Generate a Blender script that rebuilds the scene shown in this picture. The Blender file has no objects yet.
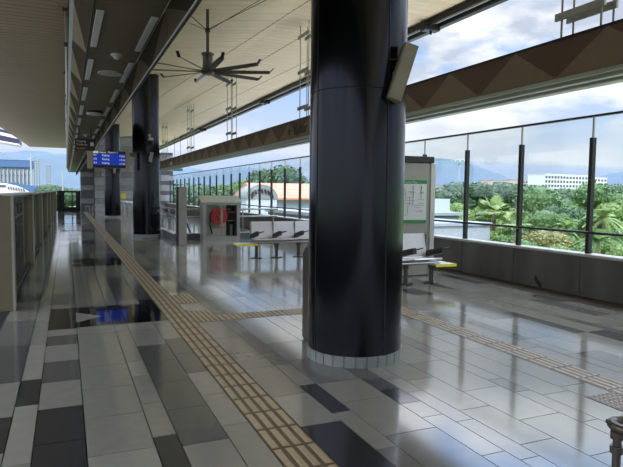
import bpy, math, random
from mathutils import Vector, Matrix
import numpy as np
random.seed(7)
S = bpy.context.scene
COL = S.collection

# ------------------------------------------------------------------ camera
FPX, EYE, ROLL = 570.0, 1.57, 0.010
CX, CY = 311.5, 233.5
def unroll(x, y):
    dx, dy = x-CX, y-CY; c, s = math.cos(ROLL), math.sin(ROLL)
    return CX+c*dx+s*dy, CY-s*dx+c*dy
vx, vy = unroll(66.0, 190.5)
PIT = math.atan((CY-vy)/FPX); YAW = math.atan((CX-vx)*math.cos(PIT)/FPX)
FW = Vector((math.sin(YAW)*math.cos(PIT), math.cos(YAW)*math.cos(PIT), -math.sin(PIT)))
RT = Vector((math.cos(YAW), -math.sin(YAW), 0)); UP = RT.cross(FW)
def at(x, y, Y):                      # the point at depth Y seen at a place in the photograph
    x, y = unroll(x, y); d = FW*FPX + RT*(x-CX) - UP*(y-CY)
    return Vector((0, 0, EYE)) + d*(Y/d.y)
cam = bpy.data.cameras.new('camera'); camo = bpy.data.objects.new('camera', cam); COL.objects.link(camo)
cam.sensor_fit = 'HORIZONTAL'; cam.sensor_width = 36.0; cam.lens = 36.0*FPX/623.0
cam.clip_start = 0.05; cam.clip_end = 12000
c, s = math.cos(ROLL), math.sin(ROLL)
r2 = RT*c + UP*s; u2 = UP*c - RT*s
M = Matrix((r2, u2, -FW)).transposed().to_4x4(); M.translation = Vector((0, 0, EYE))
camo.matrix_world = M
S.camera = camo

# ------------------------------------------------------------------ exposure, sky, sun
S.view_settings.view_transform = 'Standard'; S.view_settings.look = 'None'
S.view_settings.gamma = 1.0; S.view_settings.use_curve_mapping = False
S.view_settings.exposure = 0.42

W = bpy.data.worlds.new('sky'); S.world = W; W.use_nodes = True
nt = W.node_tree; nt.nodes.clear()
def N(t, k, **kw):
    n = t.nodes.new(k)
    for a, b in kw.items(): setattr(n, a, b)
    return n
tc = N(nt, 'ShaderNodeTexCoord'); sep = N(nt, 'ShaderNodeSeparateXYZ'); nt.links.new(tc.outputs['Generated'], sep.inputs[0])
mp = N(nt, 'ShaderNodeMapping'); mp.inputs['Scale'].default_value = (1.0, 1.0, 2.6); mp.inputs['Location'].default_value = (3.1, 0.6, 0.25)
nt.links.new(tc.outputs['Generated'], mp.inputs[0])
n1 = N(nt, 'ShaderNodeTexNoise'); n1.inputs['Scale'].default_value = 4.0; n1.inputs['Detail'].default_value = 7; n1.inputs['Roughness'].default_value = 0.55
nt.links.new(mp.outputs[0], n1.inputs['Vector'])
n2 = N(nt, 'ShaderNodeTexNoise'); n2.inputs['Scale'].default_value = 7.0; n2.inputs['Detail'].default_value = 5
nt.links.new(mp.outputs[0], n2.inputs['Vector'])
r1 = N(nt, 'ShaderNodeValToRGB'); r1.color_ramp.elements[0].position = 0.40; r1.color_ramp.elements[1].position = 0.50
nt.links.new(n1.outputs['Fac'], r1.inputs[0])
r2n = N(nt, 'ShaderNodeValToRGB'); r2n.color_ramp.elements[0].position = 0.38; r2n.color_ramp.elements[1].position = 0.58
r2n.color_ramp.elements[0].color = (0.44, 0.50, 0.61, 1); r2n.color_ramp.elements[1].color = (0.93, 0.93, 0.94, 1)
nt.links.new(n2.outputs['Fac'], r2n.inputs[0])
mixc = N(nt, 'ShaderNodeMixRGB'); mixc.inputs[1].default_value = (0.26, 0.44, 0.76, 1)
nt.links.new(r1.outputs[0], mixc.inputs[0]); nt.links.new(r2n.outputs[0], mixc.inputs[2])
rh = N(nt, 'ShaderNodeMapRange'); rh.inputs[1].default_value = 0.03; rh.inputs[2].default_value = 0.22; rh.clamp = True
nt.links.new(sep.outputs[2], rh.inputs[0])
mixh = N(nt, 'ShaderNodeMixRGB'); mixh.inputs[1].default_value = (0.62, 0.67, 0.75, 1)
nt.links.new(rh.outputs[0], mixh.inputs[0]); nt.links.new(mixc.outputs[0], mixh.inputs[2])
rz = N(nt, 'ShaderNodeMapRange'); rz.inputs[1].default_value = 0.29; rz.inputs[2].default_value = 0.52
rz.inputs[3].default_value = 1.0; rz.inputs[4].default_value = 5.5; rz.clamp = True  # upper sky brightened, added to light the platform under the roof
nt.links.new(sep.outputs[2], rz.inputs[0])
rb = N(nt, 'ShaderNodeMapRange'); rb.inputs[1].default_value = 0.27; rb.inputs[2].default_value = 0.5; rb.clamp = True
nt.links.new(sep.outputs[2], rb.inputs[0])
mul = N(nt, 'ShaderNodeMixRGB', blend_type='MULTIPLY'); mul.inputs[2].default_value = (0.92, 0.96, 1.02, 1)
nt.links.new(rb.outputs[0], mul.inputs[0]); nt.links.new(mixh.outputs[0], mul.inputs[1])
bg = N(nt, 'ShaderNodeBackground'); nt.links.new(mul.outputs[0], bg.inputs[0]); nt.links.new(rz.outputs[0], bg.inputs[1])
wo = N(nt, 'ShaderNodeOutputWorld'); nt.links.new(bg.outputs[0], wo.inputs[0])

sl = bpy.data.lights.new('sun', 'SUN'); sl.energy = 4.6; sl.angle = math.radians(3); sl.color = (1, 0.95, 0.86)
so = bpy.data.objects.new('sun', sl); COL.objects.link(so)
so.rotation_euler = Vector((0.30, 0.62, -0.95)).to_track_quat('-Z', 'Y').to_euler()

# ------------------------------------------------------------------ materials
def mat(name, col, rough=0.5, metal=0.0, spec=0.5, noise=0.0, nscale=6.0, bump=0.0, bscale=40.0, coat=0.0, ior=1.5, emit=None, es=0.0, stretch=None):
    m = bpy.data.materials.new(name); m.use_nodes = True; t = m.node_tree
    b = t.nodes['Principled BSDF']
    b.inputs['Base Color'].default_value = (*col, 1); b.inputs['Roughness'].default_value = rough
    b.inputs['Metallic'].default_value = metal; b.inputs['Specular IOR Level'].default_value = spec
    b.inputs['Coat Weight'].default_value = coat; b.inputs['IOR'].default_value = ior
    if emit: b.inputs['Emission Color'].default_value = (*emit, 1); b.inputs['Emission Strength'].default_value = es
    if noise or bump:
        g = N(t, 'ShaderNodeNewGeometry'); vec = g.outputs['Position']
        if stretch:
            mm = N(t, 'ShaderNodeMapping'); mm.inputs['Scale'].default_value = stretch
            t.links.new(vec, mm.inputs[0]); vec = mm.outputs[0]
    if noise:
        n = N(t, 'ShaderNodeTexNoise'); n.inputs['Scale'].default_value = nscale; n.inputs['Detail'].default_value = 5
        t.links.new(vec, n.inputs['Vector'])
        r = N(t, 'ShaderNodeMapRange'); r.inputs[1].default_value = 0.3; r.inputs[2].default_value = 0.7
        r.inputs[3].default_value = 1-noise; r.inputs[4].default_value = 1+noise
        t.links.new(n.outputs['Fac'], r.inputs[0])
        hs = N(t, 'ShaderNodeVectorMath', operation='SCALE'); hs.inputs[0].default_value = col
        t.links.new(r.outputs[0], hs.inputs['Scale']); t.links.new(hs.outputs[0], b.inputs['Base Color'])
    if bump:
        n = N(t, 'ShaderNodeTexNoise'); n.inputs['Scale'].default_value = bscale
        t.links.new(vec, n.inputs['Vector'])
        bp = N(t, 'ShaderNodeBump'); bp.inputs['Strength'].default_value = bump; bp.inputs['Distance'].default_value = 0.01
        t.links.new(n.outputs['Fac'], bp.inputs['Height']); t.links.new(bp.outputs[0], b.inputs['Normal'])
    return m
def glass(name, tint, refl=0.06, rough=0.0):
    m = bpy.data.materials.new(name); m.use_nodes = True; t = m.node_tree; t.nodes.clear()
    tr = N(t, 'ShaderNodeBsdfTransparent'); tr.inputs[0].default_value = (*tint, 1)
    gl = N(t, 'ShaderNodeBsdfGlossy'); gl.inputs['Roughness'].default_value = rough
    fr = N(t, 'ShaderNodeFresnel'); fr.inputs[0].default_value = 1.45
    ad = N(t, 'ShaderNodeMath', operation='MULTIPLY'); ad.inputs[1].default_value = refl; ad.use_clamp = True
    t.links.new(fr.outputs[0], ad.inputs[0])
    mx = N(t, 'ShaderNodeMixShader'); t.links.new(ad.outputs[0], mx.inputs[0]); t.links.new(tr.outputs[0], mx.inputs[1]); t.links.new(gl.outputs[0], mx.inputs[2])
    o = N(t, 'ShaderNodeOutputMaterial'); t.links.new(mx.outputs[0], o.inputs[0])
    return m
m_tL = mat('tile_light', (0.21, 0.198, 0.165), 0.10, ior=1.75, noise=0.05, nscale=9, bump=0.02, bscale=3)
m_tL2 = mat('tile_pale', (0.25, 0.235, 0.195), 0.10, ior=1.75, noise=0.05, nscale=9, bump=0.02, bscale=3)
m_tM = mat('tile_grey', (0.075, 0.075, 0.07), 0.11, ior=1.75, noise=0.06, nscale=9, bump=0.02, bscale=3)
m_tM2 = mat('tile_mid_grey', (0.13, 0.125, 0.11), 0.11, ior=1.75, noise=0.06, nscale=9, bump=0.02, bscale=3)
m_tD = mat('tile_dark', (0.026, 0.027, 0.028), 0.13, ior=1.75, noise=0.08, nscale=9, bump=0.02, bscale=3)
m_tK = mat('granite_black', (0.006, 0.006, 0.007), 0.05, spec=0.6)
m_grout = mat('grout', (0.03, 0.03, 0.03), 0.7)
m_tact = mat('tactile_shaded_base', (0.10, 0.066, 0.04), 0.45, noise=0.12, nscale=25)  # tan base darkened, shadow between the bars painted in
m_tactbar = mat('tactile_bar', (0.33, 0.255, 0.15), 0.3, noise=0.1, nscale=25)
m_brownstrip = mat('brown_gutter', (0.06, 0.045, 0.03), 0.55, noise=0.3, nscale=5)
m_conc = mat('parapet_concrete', (0.115, 0.108, 0.095), 0.6, noise=0.3, nscale=2.2, bump=0.15, bscale=20, stretch=(1, 1, 0.25))
m_cap = mat('parapet_cap', (0.52, 0.50, 0.46), 0.35)
m_colb = mat('column_black', (0.032, 0.033, 0.039), 0.19, metal=0.93, spec=0.5)
m_ring = mat('column_base_tile', (0.22, 0.235, 0.225), 0.3, noise=0.1)
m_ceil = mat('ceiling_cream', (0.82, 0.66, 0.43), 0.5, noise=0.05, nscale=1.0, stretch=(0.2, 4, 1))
m_ceilL = mat('ceiling_cream_shaded', (0.27, 0.205, 0.13), 0.5, noise=0.1, nscale=1.2, stretch=(0.2, 4, 1))  # left ceiling darkened, its weaker light put into the colour
m_seam = mat('seam_dark', (0.28, 0.23, 0.16), 0.6)
m_soff = mat('soffit_taupe', (0.19, 0.16, 0.11), 0.6, spec=0.25, noise=0.04, nscale=3)
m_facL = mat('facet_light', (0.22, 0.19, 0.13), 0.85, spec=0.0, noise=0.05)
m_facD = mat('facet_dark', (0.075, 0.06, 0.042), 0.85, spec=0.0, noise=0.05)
m_facRL = mat('facet_shaded_light', (0.075, 0.062, 0.043), 0.85, spec=0.0, noise=0.05)  # darker copies of the facet colours, shade of the right side painted in
m_facRD = mat('facet_shaded_dark', (0.036, 0.029, 0.021), 0.85, spec=0.0, noise=0.05)
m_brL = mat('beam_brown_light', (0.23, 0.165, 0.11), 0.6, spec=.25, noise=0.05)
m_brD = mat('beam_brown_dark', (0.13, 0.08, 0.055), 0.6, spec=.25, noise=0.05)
m_trough = mat('trough_grey', (0.42, 0.43, 0.36), 0.35, metal=0.3)
m_dark = mat('dark_metal', (0.025, 0.024, 0.024), 0.4, metal=0.4)
m_bronze = mat('bronze_metal', (0.10, 0.085, 0.07), 0.33, metal=0.5)
m_steel = mat('stainless', (0.50, 0.48, 0.45), 0.28, metal=1.0, noise=0.05)
m_steelD = mat('stainless_dull', (0.34, 0.33, 0.30), 0.4, metal=0.6, noise=0.06)
m_seat = mat('perforated_steel', (0.66, 0.63, 0.61), 0.35, metal=0.25, noise=0.04)
m_white = mat('white_paint', (0.54, 0.54, 0.53), 0.4)
m_paleg = mat('pale_diffuser', (0.80, 0.84, 0.78), 0.35)
m_black = mat('black', (0.012, 0.012, 0.012), 0.45)
m_yel = mat('yellow_tape', (0.85, 0.72, 0.03), 0.5)
m_beige = mat('gate_beige', (0.20, 0.165, 0.10), 0.4, noise=0.05)
m_beigeL = mat('gate_edge', (0.40, 0.38, 0.31), 0.35)
m_glass = glass('screen_glass', (0.95, 0.975, 0.97), 0.12)
m_gglass = glass('gate_glass', (0.80, 0.86, 0.84), 1.0)
m_red = mat('red', (0.55, 0.03, 0.025), 0.45)
m_redT = mat('red_letter', (0.50, 0.05, 0.04), 0.5)
m_blueS = mat('screen_blue', (0.003, 0.012, 0.15), 0.3, emit=(0.002, 0.03, 0.36), es=0.5)
m_txtW = mat('screen_text', (0.8, 0.8, 0.8), 0.4, emit=(0.8, 0.9, 1), es=0.35)
m_green = mat('map_green', (0.02, 0.22, 0.04), 0.45)
m_map = mat('map_white', (0.62, 0.62, 0.58), 0.4)
m_mapline = mat('map_line', (0.12, 0.12, 0.12), 0.5)
m_cream = mat('cabinet_cream', (0.60, 0.58, 0.46), 0.4)
m_stone = mat('stone_grey', (0.36, 0.365, 0.37), 0.5, noise=0.12, nscale=3)
m_stoneD = mat('stone_dark', (0.10, 0.103, 0.108), 0.5, noise=0.12, nscale=3)
m_track = mat('track_bed', (0.02, 0.019, 0.018), 1.0, spec=0.1, noise=0.2)
m_speak = mat('speaker_beige', (0.36, 0.30, 0.21), 0.4)
m_ora = mat('terracotta', (0.36, 0.15, 0.09), 0.7, noise=0.12, nscale=0.8)
m_tower = mat('tower_hazed', (0.22, 0.26, 0.31), 0.8)  # wall colour tinted grey-blue to stand in for distance haze
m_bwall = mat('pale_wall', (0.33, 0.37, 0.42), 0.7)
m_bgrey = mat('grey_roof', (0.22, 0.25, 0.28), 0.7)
m_blue = mat('blue_netting', (0.035, 0.085, 0.19), 0.7)
m_purp = mat('violet_fascia', (0.016, 0.012, 0.045), 0.5)
m_win = mat('dark_window', (0.07, 0.09, 0.11), 0.25)
m_pink = mat('pink_wall', (0.40, 0.32, 0.28), 0.8)
m_trunk = mat('bark', (0.12, 0.09, 0.06), 0.8)
m_grass = mat('grass_ground', (0.07, 0.11, 0.035), 0.9, noise=0.4, nscale=0.05)
m_hill = mat('forest_hill_hazed', (0.035, 0.07, 0.085), 0.95, noise=0.3, nscale=0.01)  # forest green shifted to blue, part of the haze put into the colour
def leafm(n, c): return mat(n, c, 0.55, spec=0.3)
LEAF = {'dark': [leafm('leaf_dark_a', (0.031, 0.070, 0.021)), leafm('leaf_dark_b', (0.050, 0.099, 0.031)), leafm('leaf_dark_c', (0.018, 0.045, 0.019))],
        'mid': [leafm('leaf_mid_a', (0.062, 0.124, 0.031)), leafm('leaf_mid_b', (0.090, 0.165, 0.043)), leafm('leaf_mid_c', (0.036, 0.083, 0.021))],
        'light': [leafm('leaf_light_a', (0.126, 0.198, 0.054)), leafm('leaf_light_b', (0.180, 0.239, 0.085)), leafm('leaf_light_c', (0.073, 0.133, 0.031))],
        'olive': [leafm('leaf_olive_a', (0.163, 0.156, 0.054)), leafm('leaf_olive_b', (0.216, 0.190, 0.075)), leafm('leaf_olive_c', (0.090, 0.107, 0.031))]}

# ------------------------------------------------------------------ mesh helpers
class MB:
    def __init__(s): s.v = []; s.f = []; s.m = []; s.sm = []
    def add(s, vs, fs, mi=0, smooth=False):
        o = len(s.v); s.v += [tuple(x) for x in vs]
        for f in fs: s.f.append(tuple(o+i for i in f)); s.m.append(mi); s.sm.append(smooth)
        return s
    def box(s, x0, x1, y0, y1, z0, z1, mi=0):
        v = [(x0,y0,z0),(x1,y0,z0),(x1,y1,z0),(x0,y1,z0),(x0,y0,z1),(x1,y0,z1),(x1,y1,z1),(x0,y1,z1)]
        return s.add(v, [(0,3,2,1),(4,5,6,7),(0,1,5,4),(1,2,6,5),(2,3,7,6),(3,0,4,7)], mi)
    def bbox(s, x0, x1, y0, y1, z0, z1, b=0.006, mi=0):      # box with chamfered edges
        def ring(z, i): return [(x0+i,y0+i+0,z),(x1-i,y0+i,z),(x1-i,y1-i,z),(x0+i,y1-i,z)]
        v = ring(z0, b)+[(x0,y0,z0+b),(x1,y0,z0+b),(x1,y1,z0+b),(x0,y1,z0+b),(x0,y0,z1-b),(x1,y0,z1-b),(x1,y1,z1-b),(x0,y1,z1-b)]+ring(z1, b)
        fs = [(3,2,1,0),(12,13,14,15)]
        for k in range(3):
            for i in range(4):
                j = (i+1) % 4; fs.append((k*4+i, k*4+j, k*4+4+j, k*4+4+i))
        return s.add(v, fs, mi)
    def prism(s, poly, a0, a1, axis='y', mi=0):                # poly of 2-tuples swept along an axis
        n = len(poly)
        def P(p, a): return {'y': (p[0], a, p[1]), 'x': (a, p[0], p[1]), 'z': (p[0], p[1], a)}[axis]
        v = [P(p, a0) for p in poly]+[P(p, a1) for p in poly]
        fs = [tuple(range(n-1, -1, -1)), tuple(range(n, 2*n))]+[(i, (i+1) % n, n+(i+1) % n, n+i) for i in range(n)]
        return s.add(v, fs, mi)
    def cyl(s, p0, p1, r0, r1=None, n=12, mi=0, caps=True, smooth=True):
        p0 = Vector(p0); p1 = Vector(p1); r1 = r0 if r1 is None else r1
        d = (p1-p0).normalized(); a = d.orthogonal().normalized(); b = d.cross(a)
        v = []
        for p, r in ((p0, r0), (p1, r1)):
            for i in range(n):
                t = 2*math.pi*i/n; v.append(p+a*(r*math.cos(t))+b*(r*math.sin(t)))
        s.add(v, [(i, (i+1) % n, n+(i+1) % n, n+i) for i in range(n)], mi, smooth)
        if caps: s.add(v, [tuple(range(n-1, -1, -1)), tuple(range(n, 2*n))], mi)
        return s
    def tube(s, pts, r, n=8, mi=0):
        for a, b in zip(pts[:-1], pts[1:]): s.cyl(a, b, r, n=n, mi=mi)
        for p in pts[1:-1]: s.ball(p, r, mi=mi)
        return s
    def ball(s, p, r, n=8, mi=0, sz=1.0):
        p = Vector(p); v = [p+Vector((0, 0, r*sz))]; fs = []
        m = max(4, n//2)
        for j in range(1, m):
            ph = math.pi*j/m
            for i in range(n):
                t = 2*math.pi*i/n; v.append(p+Vector((r*math.sin(ph)*math.cos(t), r*math.sin(ph)*math.sin(t), r*sz*math.cos(ph))))
        v.append(p-Vector((0, 0, r*sz))); L = len(v)-1
        for i in range(n):
            k = (i+1) % n; fs.append((0, 1+i, 1+k)); fs.append((L, L-n+k, L-n+i))
            for j in range(m-2): fs.append((1+j*n+i, 1+(j+1)*n+i, 1+(j+1)*n+k, 1+j*n+k))
        return s.add(v, fs, mi, True)
    def lathe(s, prof, c, n=32, mi=0, smooth=True):            # prof (r, z) about vertical axis at c
        v = []; fs = []
        for r, z in prof:
            for i in range(n):
                t = 2*math.pi*i/n; v.append((c[0]+r*math.cos(t), c[1]+r*math.sin(t), c[2]+z))
        for j in range(len(prof)-1):
            for i in range(n):
                k = (i+1) % n; fs.append((j*n+i, j*n+k, (j+1)*n+k, (j+1)*n+i))
        s.add(v, fs, mi, smooth)
        s.add(v, [tuple(range(n-1, -1, -1)), tuple(range((len(prof)-1)*n, len(prof)*n))], mi)
        return s
    def obb(s, c, ax, ay, az, mi=0):                           # box from centre and three half-axis vectors
        c = Vector(c); ax = Vector(ax); ay = Vector(ay); az = Vector(az)
        v = [c+ax*i+ay*j+az*k for k in (-1, 1) for j in (-1, 1) for i in (-1, 1)]
        return s.add(v, [(0,2,3,1),(4,5,7,6),(0,1,5,4),(1,3,7,5),(3,2,6,7),(2,0,4,6)], mi)
    def build(s, name, mats, parent=None):
        if not isinstance(mats, (list, tuple)): mats = [mats]
        off = Vector(parent['_w']) if parent is not None and '_w' in parent else Vector((0, 0, 0))
        me = bpy.data.meshes.new(name); me.from_pydata([tuple(Vector(p)-off) for p in s.v], [], s.f)
        for m in mats: me.materials.append(m)
        me.polygons.foreach_set('material_index', s.m); me.polygons.foreach_set('use_smooth', s.sm); me.update()
        o = bpy.data.objects.new(name, me); COL.objects.link(o)
        if parent is not None:
            o.parent = parent; o['_w'] = list(off)
        return o
def tag(o, label=None, cat=None, group=None, kind=None):
    if label: o['label'] = label
    if cat: o['category'] = cat
    if group: o['group'] = group
    if kind: o['kind'] = kind
    return o
def struct(o, cat=None):
    o['kind'] = 'structure'; return o
def thing(name, loc, label, cat, group=None):
    o = bpy.data.objects.new(name, None); COL.objects.link(o); o.location = loc; o['_w'] = list(loc)
    o.empty_display_size = 0.1
    return tag(o, label, cat, group)
def copy_tree(o, parent=None):
    cpy = o.copy(); COL.objects.link(cpy)
    if parent is not None: cpy.parent = parent
    for ch in [x for x in list(COL.objects) if x.parent == o]: copy_tree(ch, cpy)
    return cpy
def text(body, size, origin, ux, uy, m, parent, name='lettering', extrude=0.002, align='LEFT', bold=0.0):
    cu = bpy.data.curves.new(name, 'FONT'); cu.body = body; cu.size = size; cu.extrude = extrude; cu.offset = bold; cu.align_x = align
    to = bpy.data.objects.new(name, cu); COL.objects.link(to)
    dg = bpy.context.evaluated_depsgraph_get(); me = bpy.data.meshes.new_from_object(to.evaluated_get(dg))
    bpy.data.objects.remove(to); bpy.data.curves.remove(cu)
    ux = Vector(ux).normalized(); uy = Vector(uy).normalized(); uz = ux.cross(uy)
    off = Vector(parent['_w'])
    mt = Matrix((ux, uy, uz)).transposed().to_4x4(); mt.translation = Vector(origin)-off
    me.transform(mt); me.materials.clear(); me.materials.append(m)
    o = bpy.data.objects.new(name, me); COL.objects.link(o); o.parent = parent
    return o
ORD = ['nearest the camera', 'second', 'third', 'fourth', 'fifth', 'sixth', 'seventh', 'eighth', 'ninth', 'tenth', 'eleventh', 'twelfth', 'thirteenth', 'fourteenth', 'fifteenth', 'sixteenth', 'seventeenth', 'eighteenth', 'nineteenth', 'twentieth', 'twenty-first', 'twenty-second', 'twenty-third', 'twenty-fourth']

# ================================================================== THE SETTING
YE = 47.5                       # far end of the platform
RX = 7.40                       # parapet face
SW = (3.35, 6.7, 18.75, 21.6)   # stairwell opening x0 x1 y0 y1
# ---- floor
fl = MB()
MT = {'L': 0, 'P': 1, 'M': 2, 'N': 3, 'D': 4, 'K': 5, 'g': 6, 'b': 7}
FM = [m_tL, m_tL2, m_tM, m_tM2, m_tD, m_tK, m_grout, m_brownstrip]
def slab(x0, x1, y0, y1): fl.box(x0, x1, y0, y1, -0.30, -0.012, 6)
slab(-0.72, SW[0], -30, YE); slab(SW[1], RX, -30, YE); slab(SW[0], SW[1], -30, SW[2]); slab(SW[0], SW[1], SW[3], YE)
def tile(x0, x1, y0, y1, k):
    if x1 > SW[0] and x0 < SW[1] and y1 > SW[2] and y0 < SW[3]:
        if (x0+x1)/2 > SW[0] and (x0+x1)/2 < SW[1]:
            if y0 < SW[2]: y1 = SW[2]
            elif y1 > SW[3]: y0 = SW[3]
            else: return
        elif x0 < SW[0]: x1 = min(x1, SW[0])
        else: x0 = max(x0, SW[1])
    g = 0.0035
    if y1-y0 < 0.02 or x1-x0 < 0.02: return
    fl.box(x0+g, x1-g, y0+g, y1-g, -0.012, 0.0, MT[k])
colX = [-0.70, -0.37, -0.215, 0.085, 0.48, 0.63, 0.93, 1.12, 1.42, 1.72, 1.87, 2.27, 2.45, 2.60, 2.88, 3.26, 3.42, 3.70, 3.98, 4.28, 4.50, 4.65, 4.95, 5.33, 5.5, 5.8, 5.95, 6.35, 6.65, 6.86]
# layouts read off the photograph: column index -> (start y, [(end y, kind)...])
LAY = {
 0: (-1, [(2.6,'N'),(3.2,'M'),(3.76,'L'),(4.36,'D'),(5.15,'L'),(6.4,'M'),(7.6,'N'),(8.85,'L'),(9.52,'M'),(10.1,'L'),(10.7,'L'),(11.4,'N')]),
 1: (-1, [(2.6,'L'),(3.2,'D'),(3.56,'L'),(4.55,'P'),(5.17,'D'),(6.35,'P'),(7.5,'L'),(8.82,'P'),(10.1,'L'),(10.6,'N')]),
 2: (-1, [(3.2,'M'),(3.8,'D'),(4.42,'D'),(5.04,'L'),(5.65,'M'),(6.25,'L'),(6.66,'M'),(6.96,'L'),(8.2,'K'),(8.53,'L'),(9.4,'M'),(10.05,'L'),(10.6,'N'),(11.3,'L'),(12.65,'N'),(13.2,'L'),(14.1,'N')]),
 3: (-1, [(2.9,'L'),(3.51,'P'),(4.12,'L'),(4.74,'L'),(5.36,'L'),(6.62,'L'),(7.0,'L'),(8.21,'K'),(9.4,'L'),(10.6,'L'),(11.3,'L'),(12.66,'L'),(14.05,'K')]),
 4: (-1, [(2.6,'M'),(3.65,'D'),(4.27,'L'),(4.94,'L'),(5.4,'P'),(6.64,'L'),(7.0,'L'),(8.21,'K'),(9.4,'L'),(10.8,'P'),(12.66,'L'),(14.05,'K')]),
 5: (-1, [(2.3,'D'),(2.85,'L'),(3.46,'L'),(4.08,'M'),(4.70,'M'),(5.33,'M'),(5.92,'M'),(6.66,'L'),(7.0,'P'),(8.19,'K'),(8.52,'L'),(9.6,'M'),(10.87,'M'),(12.66,'L'),(14.05,'K')]),
 6: (-1, [(2.85,'N'),(3.66,'L'),(4.28,'L'),(4.87,'L'),(5.5,'M'),(6.1,'M'),(6.75,'L'),(7.0,'L'),(8.5,'K'),(9.2,'M'),(9.9,'M'),(10.9,'L'),(12.66,'L'),(14.0,'K')]),
 8: (-1, [(2.2,'M'),(2.83,'D'),(3.45,'D'),(4.05,'L'),(4.79,'N'),(5.3,'N'),(5.92,'N'),(6.74,'N'),(7.42,'T'),(7.98,'L'),(8.70,'T'),(9.0,'L'),(9.5,'M'),(10.2,'L'),(10.8,'D'),(11.6,'L')]),
 9: (-1, [(2.25,'L'),(2.96,'N'),(3.59,'L'),(4.22,'D'),(4.8,'L'),(5.44,'N'),(6.1,'N'),(6.76,'L'),(7.1,'T'),(8.2,'L'),(8.9,'M')]),
 10: (-1, [(2.5,'L'),(3.11,'N'),(3.74,'L'),(4.2,'L'),(4.9,'N'),(5.55,'L'),(6.76,'P'),(7.1,'T'),(8.2,'L')]),
 11: (-1, [(2.65,'L'),(3.28,'P'),(3.56,'L'),(3.88,'D'),(4.6,'M'),(5.5,'L'),(6.76,'L'),(7.1,'T'),(8.2,'P')]),
 12: (-1, [(2.52,'P'),(3.13,'L'),(3.76,'L'),(4.08,'P'),(5.2,'L'),(6.76,'L'),(7.1,'T'),(8.0,'L')]),
 13: (-1, [(2.1,'P'),(2.68,'L'),(3.29,'L'),(4.0,'P'),(5.0,'L'),(6.76,'L'),(7.1,'T'),(8.4,'L')]),
 14: (-1, [(2.4,'L'),(2.99,'L'),(3.61,'P'),(4.4,'L'),(5.3,'P'),(6.76,'L'),(7.1,'T'),(8.1,'P')]),
 15: (-1, [(2.8,'L'),(3.44,'L'),(3.76,'N'),(5.0,'L'),(6.76,'L'),(7.1,'T'),(8.3,'L')]),
 16: (-1, [(2.7,'L'),(3.31,'P'),(4.6,'L'),(5.9,'P'),(6.76,'L'),(7.1,'T'),(8.3,'L')]),
 17: (-1, [(3.4,'P'),(4.6,'L'),(5.2,'P'),(6.76,'L'),(7.1,'T'),(8.3,'N')]),
}
TACT = []                       # (x0,x1,y0,y1,type)
rf = random.Random(3)
for ci in range(len(colX)-1):
    x0, x1 = colX[ci], colX[ci+1]
    if ci == 7: TACT.append((x0, x1, -1, YE-1.0, 'bar')); continue
    if ci == 18: TACT.append((x0+0.02, x1, -1, 7.1, 'bar')); fl.box(x0+.002, x0+.018, -1, 7.1, -.012, 0, 0); y = 7.1
    else:
        y0, L = LAY.get(ci, (-1, [])); y = y0
        for e, k in L:
            if k == 'T': TACT.append((x0, x1, y, e, 'bar'))
            else: tile(x0, x1, y, e, k)
            y = e
    w = x1-x0
    while y < YE-0.01:
        L = rf.choice([0.6, 0.6, 0.9, 1.2]) if w > 0.2 else rf.choice([0.6, 0.9, 1.2, 1.2])
        e = min(y+L, YE)
        if ci >= 9 and y > 4:
            if ci < 17 and y < 6.6 and e > 6.6: e = 6.6
        p = rf.random()
        if ci >= 10: k = 'L' if p < .5 else 'P' if p < .78 else 'N' if p < .9 else 'M' if p < .97 else 'D'
        else: k = 'L' if p < .38 else 'P' if p < .55 else 'N' if p < .72 else 'M' if p < .9 else 'D'
        if ci in (0,1): k = 'L' if p < .55 else 'P' if p < .8 else 'N'
        # black door bands
        for b0 in (18.0, 23.4, 28.8, 34.2, 39.6):
            if 2 <= ci <= 6:
                if y < b0 < e: e = b0
                if b0-1e-6 <= y < b0+1.35: k = 'K'; e = b0+1.35
        tile(x0, x1, y, e, k); y = e
fl.box(6.86, RX, -30, YE, -0.012, -0.006, 7)
for (x0, x1) in ((-0.72, 6.86),): fl.box(x0, x1, -30, -1, -0.012, 0, 0)
floor = struct(fl.build('floor', FM))
# white arrows set in the bands (inlays flush with the floor)
k = 0
for yb, xo in ((6.96, 0.085), (12.66, 0.02), (18.0, 0.085), (23.4, 0.085)):
    a = MB(); a.prism([(xo, yb+0.3), (xo+0.30, yb+0.58), (xo, yb+0.9)], 0.0, 0.0015, 'z')
    # arrow points across the platform
    o = a.build('floor_arrow', m_tL2)
    tag(o, 'pale triangular arrow inlaid in the black floor band, %s' % ['nearest the camera', 'second from the camera', 'third from the camera', 'fourth from the camera'][k], 'floor marking', 'arrows in the black bands'); k += 1
# tactile paving
tb = MB(); ntile = 0
def tact(x0, x1, y0, y1, along='y'):
    tb.box(x0+.003, x1-.003, y0+.003, y1-.003, -0.012, 0.001, 0)
    if along == 'y':
        n = max(1, round((x1-x0)/(0.075 if y1-y0 < .31 else .062))); p = (x1-x0)/n
        for i in range(n):
            cx = x0+(i+.5)*p; w = p*.33
            a, b = y0+.011, y1-.011
            v = [(cx-w,a,0),(cx+w,a,0),(cx+w,b,0),(cx-w,b,0),(cx-w*.6,a+.012,.006),(cx+w*.6,a+.012,.006),(cx+w*.6,b-.012,.006),(cx-w*.6,b-.012,.006)]
            tb.add(v, [(4,5,6,7),(0,1,5,4),(1,2,6,5),(2,3,7,6),(3,0,4,7)], 1)
for (x0, x1, y0, y1, t) in TACT:
    if y1-y0 > 1:
        y = y0
        while y < y1-0.01:
            e = min(y+0.3, y1); tact(x0, x1, y, e); y = e
    else:
        tact(x0, x1, y0, y1)
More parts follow.
